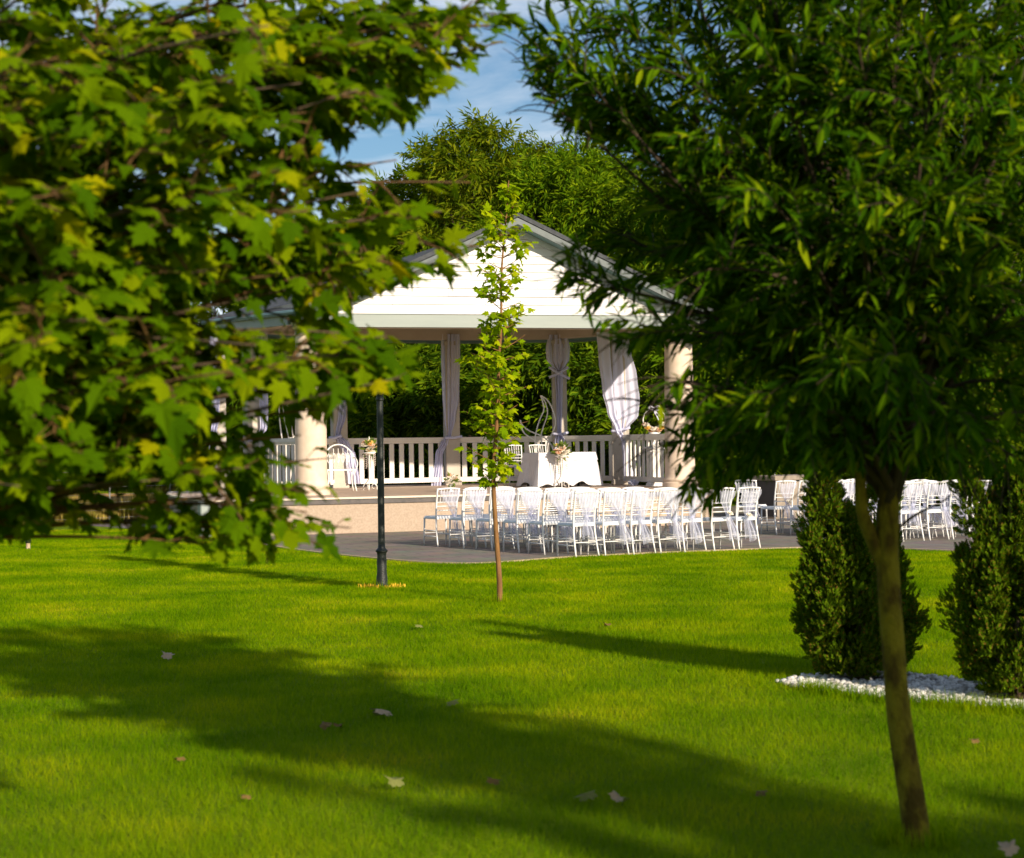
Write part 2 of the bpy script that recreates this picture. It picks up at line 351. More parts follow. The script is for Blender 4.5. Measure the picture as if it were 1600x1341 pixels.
def paving_mat():
    m, nt, b = nodes_of('paving'); N, L = nt.nodes, nt.links
    tc = N.new('ShaderNodeTexCoord'); mp = N.new('ShaderNodeMapping'); mp.inputs['Rotation'].default_value = (0, 0, R_(-20))
    br = N.new('ShaderNodeTexBrick'); br.inputs['Scale'].default_value = 1.0
    br.inputs['Brick Width'].default_value = 0.62; br.inputs['Row Height'].default_value = 0.31; br.inputs['Mortar Size'].default_value = 0.012
    br.inputs['Color1'].default_value = (0.185, 0.148, 0.112, 1); br.inputs['Color2'].default_value = (0.145, 0.115, 0.088, 1); br.inputs['Mortar'].default_value = (0.085, 0.07, 0.06, 1)
    n = N.new('ShaderNodeTexNoise'); n.inputs['Scale'].default_value = 2.2; n.inputs['Detail'].default_value = 8
    L.new(tc.outputs['Object'], mp.inputs['Vector']); L.new(mp.outputs['Vector'], br.inputs['Vector']); L.new(tc.outputs['Object'], n.inputs['Vector'])
    mx = N.new('ShaderNodeMixRGB'); mx.blend_type = 'OVERLAY'; mx.inputs['Fac'].default_value = 0.6
    L.new(br.outputs['Color'], mx.inputs['Color1']); L.new(n.outputs['Color'], mx.inputs['Color2'])
    hs = N.new('ShaderNodeHueSaturation'); hs.inputs['Saturation'].default_value = 0.75; L.new(mx.outputs['Color'], hs.inputs['Color'])
    L.new(hs.outputs['Color'], b.inputs['Base Color']); b.inputs['Roughness'].default_value = 0.75
    bp = N.new('ShaderNodeBump'); bp.inputs['Strength'].default_value = 0.5; bp.inputs['Distance'].default_value = 0.01; bp.invert = True
    L.new(br.outputs['Fac'], bp.inputs['Height']); L.new(bp.outputs['Normal'], b.inputs['Normal'])
paving_mat()

# ------------------------------------------------------------------ ground, patio, field
g = MB(); g.add([(-1500, -60, 0), (1500, -60, 0), (1500, 2500, 0), (-1500, 2500, 0)], [(0, 1, 2, 3)])
tag(g.build('lawn', 'lawn_ground'), 'mown green lawn running from the foreground to the patio', kind='structure')
FIELD = [(-60, 41), (-7.6, 40.5), (-7.2, 60), (-60, 70)]
g = MB(); g.prism(FIELD, 0.001, 0.006)
tag(g.build('dry_field', 'straw'), 'pale dry straw field beyond the wire fence', kind='structure')

EDGE = [gnd(240, 829), gnd(300, 833), gnd(360, 842), gnd(420, 853), gnd(480, 862), gnd(560, 871), gnd(640, 878), gnd(700, 881), gnd(750, 881), gnd(815, 877), gnd(880, 872),
        gnd(1000, 866), gnd(1100, 862), gnd(1260, 856.5), gnd(1360, 857), gnd(1490, 862), gnd(1620, 867), gnd(1800, 872)]
EDGE = [Vector((p.x, p.y, 0)) for p in smooth_path(EDGE, 4)]
PATIO = [(p.x, p.y) for p in EDGE] + [(13, 27), (13, 40), (-5, 44), (-9.5, 36)]
g = MB(); g.prism(PATIO, -0.01, 0.006)
tag(g.build('patio', 'paving'), 'grey brown paved patio in front of the pavilion', kind='structure')
kerb = MB()
rows = []
for i, p in enumerate(EDGE):
    t = (EDGE[min(i + 1, len(EDGE) - 1)] - EDGE[max(i - 1, 0)]).normalized(); nrm = Vector((t.y, -t.x, 0))
    rows.append([p + nrm * 0.05 + Vector((0, 0, -0.01)), p + nrm * 0.05 + Vector((0, 0, 0.022)), p - nrm * 0.02 + Vector((0, 0, 0.022)), p - nrm * 0.02 + Vector((0, 0, -0.01))])
kerb.grid(rows); tag(kerb.build('kerb', 'kerb'), 'thin sandy edging along the patio rim', kind='structure')

# ------------------------------------------------------------------ pavilion
FH = 0.66                                            # stage floor above the ground
def onfloor(px, D): p = at(px, 700, D); return Vector((p.x, D, FH))
post_F, post_G, post_A = onfloor(486, 32.6), onfloor(395, 35.3), onfloor(530, 37.6)
post_B, post_C, post_D, post_E = onfloor(706, 38.9), onfloor(875, 39.0), onfloor(970, 37.6), onfloor(1062, 34.5)
RING = [post_F, post_G, post_A, post_B, post_C, post_D, post_E]
CEN = Vector((-0.75, 35.9, 0))
fu = (post_E - post_F).normalized(); fu.z = 0; fv = Vector((-fu.y, fu.x, 0))
YAW = math.atan2(fu.y, fu.x)
s0 = gnd(322, 841); s0.z = 0                          # front left corner of the stage
sd = Vector((math.cos(R_(20)), math.sin(R_(20)), 0)); sn = Vector((-sd.y, sd.x, 0))
pav = thing('pavilion', (CEN.x, CEN.y, 0), 'cream garden pavilion with white boarded gable, round front columns and raised floor', 'pavilion')
S1, S2 = s0 + sd * 10.2, s0 + sd * 10.2 + sn * 8.2
STAGE = [s0, S1, S2, s0 + sd * 5.6 + sn * 8.9, s0 + sd * 0.4 + sn * 7.2, s0 + sn * 4.8]
def inset(poly, d):
    c = sum(poly, Vector()) / len(poly); return [p + (c - p).normalized() * d for p in poly]
MB().prism(inset(STAGE, 0.06), 0.0, FH - 0.11).build('stage_wall', 'stone_wall', pav)
MB().prism(inset(STAGE, 0.02), FH - 0.11, FH - 0.02).build('stage_band', 'cap_tile', pav)
MB().prism(inset(STAGE, -0.02), FH - 0.019, FH + 0.012).build('stage_nosing', 'nosing', pav)
MB().prism(inset(STAGE, 0.10), FH, FH + 0.016).build('stage_floor', 'floor_stone', pav)
FZ = FH + 0.016
# white end pier at the left corner of the stage
MB().bevel_box(s0 + sd * 0.02 + sn * 0.14 + Vector((0, 0, 0.33)), (0.24, 0.34, 0.66 - 0.02), 0.02, R_(20)).build('end_pier', 'fascia', pav)
# front steps, right of the middle
st_c = s0 + sd * 7.9
for k in range(3):
    d = 0.34 * (3 - k); z = FH * (k + 1) / 4
    MB().box(st_c - sn * (d / 2 - 0.02) + Vector((0, 0, z / 2)), (2.3, d, z - 0.03), R_(20)).build('step', 'stone_wall', pav)
    MB().box(st_c - sn * (d / 2 - 0.02 + 0.015) + Vector((0, 0, z - 0.004)), (2.34, d + 0.03, 0.03), R_(20)).build('tread', 'nosing', pav)
# columns and posts
BEAM_Z = 4.06
for p in (post_F, post_E):
    h = BEAM_Z - FZ
    prof = [(0.37, 0), (0.37, 0.10), (0.345, 0.12), (0.355, 0.17), (0.32, 0.22), (0.315, 0.30), (0.305, h * 0.5), (0.285, h - 0.35), (0.28, h - 0.28), (0.31, h - 0.25), (0.29, h - 0.22), (0.30, h - 0.14), (0.35, h - 0.10), (0.36, h)]
    MB().lathe((p.x, p.y, FZ), prof, 32).build('column', 'stone_column', pav, 'auto')
def post(p, w=0.33, rz=0.0, top=BEAM_Z, m='post_paint'):
    b = MB(); b.bevel_box((p.x, p.y, (FZ + top) / 2), (w, w, top - FZ), 0.012, rz)
    o = b.build('post', m, pav)
    MB().bevel_box((p.x, p.y, FZ + 0.06), (w + 0.05, w + 0.05, 0.12), 0.012, rz).build('post_base', m, o)
    MB().bevel_box((p.x, p.y, top - 0.07), (w + 0.06, w + 0.06, 0.1), 0.012, rz).build('post_cap', m, o)
for p, q in ((post_G, 0.5), (post_A, 0.3), (post_B, 0.25), (post_C, 0.05), (post_D, -0.3)): post(p, rz=q)
# railings between the posts: every baluster a piece of its own
def railing(a, b, m, z0=FZ, z1=FZ, pitch=0.25, wide=0.115):
    d = b - a; d.z = 0; L = d.length; t = d / L; rz = math.atan2(t.y, t.x); a2 = a + t * 0.17; L2 = L - 0.34
    tilt = (z1 - z0) / L
    Mx = Matrix.Rotation(rz, 3, 'Z') @ Matrix.Rotation(-math.atan(tilt), 3, 'Y')
    mid = a2 + t * (L2 / 2); zm = (z0 + z1) / 2
    rail = MB().box((mid.x, mid.y, zm + 1.08), (L2, 0.14, 0.085), M=Mx).build('railing', m, pav)
    MB().box((mid.x, mid.y, zm + 0.14), (L2, 0.075, 0.11), M=Mx).build('bottom_rail', m, rail)
    MB().box((mid.x, mid.y, zm + 1.015), (L2, 0.06, 0.05), M=Mx).build('upper_rail', m, rail)
    n = max(2, int(round(L2 / pitch))); proto = None
    for i in range(n):
        c = a2 + t * (L2 * (i + 0.5) / n); zz = z0 + (z1 - z0) * ((c - a).length / L)
        if proto is None:
            me = bpy.data.meshes.new('baluster'); bb = MB().bevel_box((0, 0, 0), (wide, 0.035, 0.79), 0.006); me.from_pydata(bb.v, [], bb.f); me.materials.append(MATS[m]); proto = me
        o = link(bpy.data.objects.new('baluster', proto), rail); o.location = Vector((c.x, c.y, zz + 0.592)) - origin_of(rail); o.rotation_euler = (0, 0, rz)
railing(post_F + (post_G - post_F).normalized() * 0.15, post_G, 'shaded_rail_paint')
railing(post_G, post_A, 'rail_paint'); railing(post_A, post_B, 'rail_paint'); railing(post_B, post_C, 'rail_paint')
railing(post_C, post_D, 'rail_paint'); railing(post_D, post_E - (post_E - post_D).normalized() * 0.12, 'rail_paint')
# side landing rail running down to the left of the stage
lh = Vector((s0.x - 0.0, s0.y, 0)) + sn * 3.9
post_H = at(330, 700, 34.0); post_H.z = FZ; post_H = Vector((post_H.x + 0.12, 34.4, FZ))
railing(post_H, post_G + Vector((-0.1, -0.05, 0)), 'shaded_rail_paint', FZ - 0.16, FZ)
post(post_H, 0.22, 0.3)
# ring beam, ceiling
for i in range(len(RING)):
    a, b = RING[i], RING[(i + 1) % len(RING)]; d = b - a; L = d.length; mid = (a + b) / 2
    MB().box((mid.x, mid.y, BEAM_Z + 0.2 + 0.002 * i), (L + 0.2, 0.3, 0.4), math.atan2(d.y, d.x)).build('beam', 'beam_paint', pav)
MB().prism([(p.x, p.y) for p in RING], BEAM_Z + 0.32, BEAM_Z + 0.36).build('ceiling', 'beam_paint', pav)
# main roof: low facets rising to a point
EAVE = []
for p in RING:
    d = Vector((p.x - CEN.x, p.y - CEN.y, 0)); EAVE.append(Vector((CEN.x, CEN.y, 0)) + d * (1 + 0.95 / d.length))
APEX = Vector((CEN.x, CEN.y, 6.15)); EZ = BEAM_Z + 0.28
GM0 = (post_F + post_E) / 2 - fv * 0.75 + fu * 0.10
EAVE[0] = GM0 - fu * 3.72 + fv * 0.14; EAVE[-1] = GM0 + fu * 3.72 + fv * 0.14      # the wings meet the ends of the gable board
def up(p, z): return Vector((p.x, p.y, z))
for i in range(len(EAVE) - 1):
    a, b = EAVE[i], EAVE[i + 1]
    MB().hull([up(a, EZ), up(b, EZ), APEX], [up(a, EZ - 0.05), up(b, EZ - 0.05), APEX - Vector((0, 0, 0.06))]).build('roof_facet', 'shingle', pav)
    ia, ib = a + (CEN - up(a, 0)).normalized() * 0.06, b + (CEN - up(b, 0)).normalized() * 0.06
    MB().hull([up(a, EZ - 0.06), up(b, EZ - 0.06), up(b, EZ - 0.30), up(a, EZ - 0.30)], [up(ia, EZ - 0.06), up(ib, EZ - 0.06), up(ib, EZ - 0.30), up(ia, EZ - 0.30)]).build('eave_board', 'fascia', pav)
    go, gp = a - (CEN - up(a, 0)).normalized() * 0.06, b - (CEN - up(b, 0)).normalized() * 0.06
    MB().tube([up(go, EZ - 0.07), up(gp, EZ - 0.07)], 0.055, 8).build('gutter', 'teal_trim', pav, 'auto')
    ja, jb = a + (CEN - up(a, 0)).normalized() * 1.0, b + (CEN - up(b, 0)).normalized() * 1.0
    MB().hull([up(ia, EZ - 0.28), up(ib, EZ - 0.28), up(jb, EZ - 0.10), up(ja, EZ - 0.10)], [up(ia, EZ - 0.25), up(ib, EZ - 0.25), up(jb, EZ - 0.07), up(ja, EZ - 0.07)]).build('soffit', 'teal_trim', pav)
# front gable
GM = (post_F + post_E) / 2 - fv * 0.75; GM.z = 0; GM = GM + fu * 0.10
HB, HT = 4.20, 5.83                                   # foot and tip of the boarded triangle
HW = 3.55
def gp(u, z, v=0.0): return GM + fu * u + fv * v + Vector((0, 0, z))
NB = 10
for k in range(NB):
    z0, z1 = HB + (HT - HB) * k / NB, HB + (HT - HB) * (k + 1) / NB
    w0, w1 = HW * (HT - z0) / (HT - HB), HW * (HT - z1) / (HT - HB)
    w1 = max(w1, 0.02); zt = z1 - 0.006
    cuts = [-9.0] + [c + 0.37 * ((k * 5) % 7 - 3) for c in ((-1.3, 1.25) if w0 > 1.6 else (0.3,) if w0 > 0.8 else ())] + [9.0]
    for c0, c1 in zip(cuts[:-1], cuts[1:]):                    # lengths butted end to end with a fine gap
        a0, b0, a1, b1 = max(-w0, c0 + 0.003), min(w0, c1 - 0.003), max(-w1, c0 + 0.003), min(w1, c1 - 0.003)
        if b0 - a0 < 0.05: continue
        if b1 <= a1: a1 = b1 = (a1 if a1 < w1 else w1) if c0 < 0 else min(a1, w1); b1 += 0.004
        pr = 0.026 + 0.003 * ((k * 3 + int(c0)) % 3)
        MB().hull([gp(a0, z0, -pr), gp(b0, z0, -pr), gp(b1, zt, -0.004), gp(a1, zt, -0.004)], [gp(a0, z0, 0.02), gp(b0, z0, 0.02), gp(b1, zt, 0.02), gp(a1, zt, 0.02)]).build('siding_board', 'siding', pav)
MB().hull([gp(-HW, HB, 0.025), gp(HW, HB, 0.025), gp(0, HT, 0.025)], [gp(-HW, HB, 0.06), gp(HW, HB, 0.06), gp(0, HT, 0.06)]).build('gable_backing', 'beam_paint', pav)
MB().hull([gp(-HW - 0.12, HB - 0.29, -0.10), gp(HW + 0.12, HB - 0.29, -0.10), gp(HW + 0.12, HB - 0.003, -0.10), gp(-HW - 0.12, HB - 0.003, -0.10)],
          [gp(-HW - 0.12, HB - 0.29, 0.12), gp(HW + 0.12, HB - 0.29, 0.12), gp(HW + 0.12, HB - 0.003, 0.12), gp(-HW - 0.12, HB - 0.003, 0.12)]).build('fascia_board', 'fascia', pav)
MB().hull([gp(-HW - 0.14, HB - 0.035, -0.125), gp(HW + 0.14, HB - 0.035, -0.125), gp(HW + 0.14, HB + 0.012, -0.125), gp(-HW - 0.14, HB + 0.012, -0.125)],
          [gp(-HW - 0.14, HB - 0.035, -0.101), gp(HW + 0.14, HB - 0.035, -0.101), gp(HW + 0.14, HB + 0.012, -0.101), gp(-HW - 0.14, HB + 0.012, -0.101)]).build('fascia_lip', 'siding', pav)
MB().hull([gp(-HW, HB - 0.26, 0.12), gp(HW, HB - 0.26, 0.12), gp(HW, HB - 0.26, 0.75), gp(-HW, HB - 0.26, 0.75)],
          [gp(-HW, HB - 0.22, 0.12), gp(HW, HB - 0.22, 0.12), gp(HW, HB - 0.22, 0.75), gp(-HW, HB - 0.22, 0.75)]).build('portico_soffit', 'beam_paint', pav)
slope = (HT - HB) / HW
for s in (-1, 1):
    ex = HW + 0.75; V0, V1 = -0.44, 3.2                # front edge, back end
    def rp(u, dz, v): return gp(s * u, HT - slope * u + dz, v)
    MB().hull([rp(0, 0.30, V0), rp(ex, 0.30, V0), rp(ex, 0.30, V1), rp(0, 0.30, V1)], [rp(0, 0.20, V0), rp(ex, 0.20, V0), rp(ex, 0.20, V1), rp(0, 0.20, V1)]).build('gable_roof', 'shingle', pav)
    MB().hull([rp(0, 0.199, V0 - 0.03), rp(ex, 0.199, V0 - 0.03), rp(ex, 0.075, V0 - 0.03), rp(0, 0.075, V0 - 0.03)], [rp(0, 0.199, V0 + 0.02), rp(ex, 0.199, V0 + 0.02), rp(ex, 0.075, V0 + 0.02), rp(0, 0.075, V0 + 0.02)]).build('rake_board', 'roof_metal', pav)
    MB().hull([rp(0, 0.302, V0 - 0.05), rp(ex, 0.302, V0 - 0.05), rp(ex, 0.215, V0 - 0.05), rp(0, 0.215, V0 - 0.05)], [rp(0, 0.302, V0 - 0.002), rp(ex, 0.302, V0 - 0.002), rp(ex, 0.215, V0 - 0.002), rp(0, 0.215, V0 - 0.002)]).build('roof_edge', 'shingle', pav)
    MB().hull([rp(0, 0.09, V0 + 0.02), rp(ex, 0.09, V0 + 0.02), rp(ex, 0.09, -0.02), rp(0, 0.09, -0.02)], [rp(0, 0.13, V0 + 0.02), rp(ex, 0.13, V0 + 0.02), rp(ex, 0.13, -0.02), rp(0, 0.13, -0.02)]).build('rake_soffit', 'teal_trim', pav)
    MB().hull([rp(0.0, 0.10, -0.055), rp(ex - 0.4, 0.10, -0.055), rp(ex - 0.4, -0.02, -0.055), rp(0.0, -0.02, -0.055)], [rp(0.0, 0.10, -0.024), rp(ex - 0.4, 0.10, -0.024), rp(ex - 0.4, -0.02, -0.024), rp(0.0, -0.02, -0.024)]).build('gable_trim', 'siding', pav)

# ------------------------------------------------------------------ curtains
def curtain(name, label, stations, D, pleats=4, amp=0.06, ties=(), m='voile', group='voile curtains of the pavilion'):
    """stations: pixel rows (y, x left, x right) of the gathered cloth hung at depth D"""
    rows = []; n = pleats * 12 + 1; ph = rnd.random() * 6
    st = []
    for i in range(len(stations) - 1):
        a, b = stations[i], stations[i + 1]
        for j in range(4):
            t = j / 4; t2 = t * t * (3 - 2 * t); st.append((a[0] + (b[0] - a[0]) * t, a[1] + (b[1] - a[1]) * t2, a[2] + (b[2] - a[2]) * t2))
    st.append(stations[-1])
    for k, (y, x0, x1) in enumerate(st):
        r = []
        for i in range(n):
            t = i / (n - 1); w = abs(x1 - x0) / 66.0
            p = at(x0 + (x1 - x0) * t, y, D)
            a = min(amp, 0.02 + w * 0.12) * (0.75 + 0.25 * math.sin(3 * t + k * 0.4))
            p.y += -0.20 + a * math.sin(2 * math.pi * pleats * t + ph + 0.05 * k) + 0.4 * a * math.sin(5 * t * 3.3 + ph * 2 + 0.1 * k)
            p.x += 0.25 * a * math.cos(2 * math.pi * pleats * t * 0.5 + ph)
            r.append(p)
        rows.append(r)
    base = at((stations[-1][1] + stations[-1][2]) / 2, stations[-1][0], D)
    root = thing(name, base, label, 'curtain', group)
    MB().grid(rows).build('drape', m, root, True)
    for (x0, y0, x1, y1) in ties:
        a, b = at(x0, y0, D - 0.24), at(x1, y1, D - 0.24); mid = (a + b) / 2 + Vector((0, -0.05, -0.02))
        MB().tube(smooth_path([a, mid, b], 5), [0.03] * 11, 8).build('tie', m, root, True)
    return root
curtain('curtain', 'lilac white curtain gathered to a post behind the young tree, tied at rail height', [(523, 690, 719), (560, 690, 719.5), (620, 692, 718), (655, 695, 713), (680, 699, 706), (690, 690, 702), (710, 681, 693), (762, 674, 691)], post_B.y, 4, 0.06, [(696, 684, 722, 682)])
tl = curtain('curtain', 'white curtain ballooning above a bow on the post behind the table', [(524, 856, 886), (545, 852, 890), (562, 853, 889), (574, 862, 882), (578, 868, 878), (590, 867, 879), (640, 869, 878), (676, 870, 877), (690, 866, 884), (712, 866, 890)], post_C.y, 4, 0.055, [(858, 590, 888, 574), (858, 574, 890, 592), (864, 678, 888, 676)])
curtain('curtain', 'wide white curtain swelling beside the willow leaves, tied low on the post', [(518, 957, 977), (545, 956, 984), (590, 957, 994), (625, 959, 998), (650, 963, 996), (668, 968, 982), (676, 966, 975)], post_D.y, 3, 0.03, [(955, 674, 984, 668)])
curtain('curtain', 'slim white curtain falling left of the wide one and crossing the post to the rail', [(520, 931, 951), (560, 934, 953), (610, 940, 957), (645, 948, 961), (672, 960, 970), (690, 970, 979), (720, 972, 985), (752, 974, 990)], post_D.y - 0.1, 2, 0.03)
curtain('curtain', 'pale curtain swept to the post beside the left round column', [(518, 528, 546), (560, 534, 547), (610, 536, 547), (650, 530, 543), (680, 526, 534), (692, 530, 548), (712, 542, 558), (756, 546, 566)], post_A.y, 4, 0.05, [(514, 684, 534, 681)])
curtain('curtain', 'short glimpse of curtain between plane leaves left of the round column', [(508, 404, 420), (570, 406, 419), (640, 408, 421), (668, 409, 420), (684, 404, 411), (700, 404, 414), (740, 402, 416)], post_G.y, 5, 0.045, [(388, 688, 413, 684)])
curtain('curtain', 'leftmost pavilion curtain, glimpsed high through the plane leaves', [(512, 324, 342), (560, 324, 346), (610, 330, 348), (650, 334, 346), (690, 330, 340), (740, 326, 342)], 34.3, 5, 0.045)

# ------------------------------------------------------------------ table on the stage
TC = onfloor(874, 36.2); TC.z = FZ; TA = R_(25)
tu = Vector((math.cos(TA), math.sin(TA), 0)); tv = Vector((-tu.y, tu.x, 0))
table = thing('table', TC, 'rectangular ceremony table hidden under white linen on the stage', 'table')
TW, TD = 1.32, 0.72
def tp(u, v, z): return TC + tu * u + tv * v + Vector((0, 0, z))
MB().box(tp(0, 0, 0.73), (TW, TD, 0.03), TA).build('table_top', 'counter_top', table)
for a in (-1, 1):
    for b in (-1, 1): MB().box(tp(a * (TW / 2 - 0.05), b * (TD / 2 - 0.05), 0.3575), (0.05, 0.05, 0.715), TA).build('leg', 'counter_dark', table)
def skirt(w, d, z0, drop, flare, wave, nseg=96, scallop=0.0, seed=0):
    rows = []; per = []
    pts = []
    for k in range(nseg):
        t = k / nseg * 2 * (w + d)
        if t < w: u, v, nu, nv = -w / 2 + t, -d / 2, 0, -1
        elif t < w + d: u, v, nu, nv = w / 2, -d / 2 + t - w, 1, 0
        elif t < 2 * w + d: u, v, nu, nv = w / 2 - (t - w - d), d / 2, 0, 1
        else: u, v, nu, nv = -w / 2, d / 2 - (t - 2 * w - d), -1, 0
        pts.append((u, v, nu, nv, t))
    rr = random.Random(seed); ph = rr.random() * 6
    corner = [(-w / 2, -d / 2), (w / 2, -d / 2), (w / 2, d / 2), (-w / 2, d / 2)]
    top = [[tp(0, 0, z0)] * (nseg + 1)]
    for q in range(9):
        f = q / 8; r = []
        for k in range(nseg + 1):
            u, v, nu, nv, t = pts[k % nseg]
            cd = min(math.hypot(u - c[0], v - c[1]) for c in corner); cf = math.exp(-(cd / 0.16) ** 2)
            off = f * (flare * (0.45 + 0.8 * cf) + wave * math.sin(2 * math.pi * t / 0.24 + ph) + 0.5 * wave * math.sin(2 * math.pi * t / 0.37 + 2 * ph)) + 0.006
            cu, cv = (u / (w / 2), v / (d / 2)); g2 = cf * off * 0.7
            z = z0 - f * (drop - scallop * 0.5 * (1 + math.cos(2 * math.pi * (t - 0.1) / 0.44)) * (1 - cf))
            r.append(tp(u + nu * off + (cu * g2 if nu == 0 else 0), v + nv * off + (cv * g2 if nv == 0 else 0), z))
        rows.append(r)
    return MB().grid(top + rows)
o = skirt(TW + 0.02, TD + 0.02, 0.748, 0.72, 0.13, 0.022, scallop=0.10, seed=3).build('tablecloth', 'linen', None, True)
tag(o, 'long white tablecloth with a scalloped hem falling to the stage floor', 'tablecloth')
o = skirt(TW + 0.05, TD + 0.05, 0.752, 0.17, 0.03, 0.004, seed=5).build('table_overlay', 'linen', None, True)
tag(o, 'short white overlay cloth lying over the long tablecloth', 'tablecloth')

# flowers
def blob(b, c, r, seed, squash=0.8):
    """a rose-like head of nested cupped petals"""
    rr = random.Random(seed)
    for ring, (n, rad, tilt) in enumerate(((6, 1.0, 0.35), (5, 0.7, 0.75), (3, 0.38, 1.15))):
        for k in range(n):
            a = 2 * math.pi * (k + 0.5 * ring) / n + rr.random() * 0.3; pw = 0.62 * rad * r
            dx, dy = math.cos(a), math.sin(a); c0 = Vector(c)
            up_ = Vector((0, -0.55, 0.83)); ex = Vector((1, 0, 0)); ey = up_.cross(ex)
            out = ex * dx + ey * dy; side = ex * -dy + ey * dx
            p0 = c0; p1 = c0 + out * (rad * r * 0.6) + up_ * (tilt * r * 0.25); p2 = c0 + out * (rad * r) + up_ * (tilt * r * 0.7)
            b.add([p0 - side * pw * 0.2, p0 + side * pw * 0.2, p1 + side * pw * 0.75, p1 - side * pw * 0.75, p2 + side * pw * 0.4, p2 - side * pw * 0.4], [(0, 1, 2, 3), (3, 2, 4, 5)])
def posy(root, c, r, heads, leaves=24, seed=0):
    rr = random.Random(seed)
    for i in range(heads):
        a = rr.random() * 6.28; e = rr.uniform(-0.9, 1.0); q = math.sqrt(1 - min(0.99, e * e * 0.8))
        p = Vector(c) + Vector((math.cos(a) * q, -abs(math.sin(a)) * q * 0.8, e)) * r * 0.75
        b = MB(); blob(b, p, r * rr.uniform(0.40, 0.55), seed * 31 + i); b.build('bloom', rr.choice(['petal_white', 'petal_white', 'petal_white', 'petal_white', 'petal_peach', 'petal_white', 'petal_yellow']), root, True)
    b = MB()
    for i in range(leaves):
        d = Vector((rr.gauss(0, 1), rr.gauss(0, 0.8), rr.gauss(0, 1))).normalized(); p = Vector(c) + d * r * 0.6; t = d.orthogonal().normalized() * r * 0.25
        b.add([p, p + d * r * 0.4 + t, p + d * r * 0.95, p + d * r * 0.4 - t], [(0, 1, 2), (0, 2, 3)])
    b.build('greenery', 'posy_leaf', root)
def flower_stand(px, D, label, seed, h=0.92):
    base = onfloor(px, D); base.z = FZ
    root = thing('flower_stand', base, label, 'flower stand', 'tall flower stands on the stage')
    for k in range(3):
        a = 2 * math.pi * k / 3 + 0.5; d = Vector((math.cos(a), math.sin(a), 0))
        MB().tube(smooth_path([base + d * 0.17, base + d * 0.16 + Vector((0, 0, 0.10)), base + d * 0.05 + Vector((0, 0, 0.2)), base + d * 0.02 + Vector((0, 0, 0.36)), base + d * 0.05 + Vector((0, 0, h - 0.2))], 4), 0.011, 6).build('leg', 'iron_white', root, True)
        sc = [base + d * (0.10 + 0.05 * math.cos(t)) + Vector((0, 0, 0.08 + 0.05 * math.sin(t))) for t in [i * 0.7 for i in range(8)]]
        MB().tube(sc, 0.007, 5).build('scroll', 'iron_white', root, True)
    MB().lathe((base.x, base.y, base.z + h - 0.24), [(0.03, 0), (0.10, 0.03), (0.14, 0.05), (0.14, 0.065), (0.03, 0.07)], 16).build('dish', 'iron_white', root, True)
    for k in range(9):
        a = 2 * math.pi * k / 9; x, y = base.x + 0.125 * math.cos(a), base.y + 0.125 * math.sin(a); ln = 0.26 + 0.12 * ((k * 7) % 4) / 4
        b = MB()
        for q in range(7): b.lathe((x, y, base.z + h - 0.20 - ln * (q + 1) / 7), [(0.002, 0), (0.013, 0.013), (0.002, 0.028)], 6)
        b.build('crystal_strand', 'crystal', root)
    posy(root, base + Vector((0, 0, h - 0.08)), 0.16, 12, 34, seed)
    MB().tube(smooth_path([base + Vector((-0.09, 0, h)), base + Vector((-0.03, 0, h + 0.08)), base + Vector((0, 0, h + 0.10)), base + Vector((0.03, 0, h + 0.08)), base + Vector((0.09, 0, h))], 4), 0.008, 5).build('handle', 'iron_white', root, True)
    MB().lathe((base.x, base.y, base.z + h + 0.10), [(0.006, 0), (0.02, 0.02), (0.006, 0.045), (0.003, 0.07)], 8).build('finial', 'iron_white', root, True)
    return root
flower_stand(577, 35.6, 'white iron flower stand with roses and crystal strands beside the lamp post', 4, 0.98)
flower_stand(877, 35.5, 'white iron flower stand with roses and crystal strands in front of the table', 9, 0.86)
# small posy on the stage edge above the first chair
pb = onfloor(704, 33.6); pb.z = FZ
root = thing('flower_vase', pb, 'small glass vase of cream flowers on the stage edge above the leftmost chair', 'vase')
MB().lathe(tuple(pb), [(0.06, 0), (0.062, 0.012), (0.02, 0.03), (0.018, 0.06), (0.045, 0.14), (0.05, 0.15)], 14).build('vase', 'lamp_glass', root, True)
posy(root, pb + Vector((0, 0, 0.24)), 0.12, 10, 22, 14)
# candle dish on the table
cb = tp(0.02, 0.05, 0.753)
root = thing('candle_holder', cb, 'small holder with a finial and orange petals on the table top', 'candle holder')
MB().lathe(tuple(cb), [(0.09, 0), (0.10, 0.02), (0.03, 0.03), (0.012, 0.07), (0.02, 0.1), (0.006, 0.13), (0.012, 0.15), (0.003, 0.17)], 14).build('stem', 'iron_white', root, True)
for k in range(6):
    b = MB(); blob(b, cb + Vector((0.09 * math.cos(k), 0.07 * math.sin(k), 0.04)), 0.04, k); b.build('bloom', 'petal_peach', root, True)

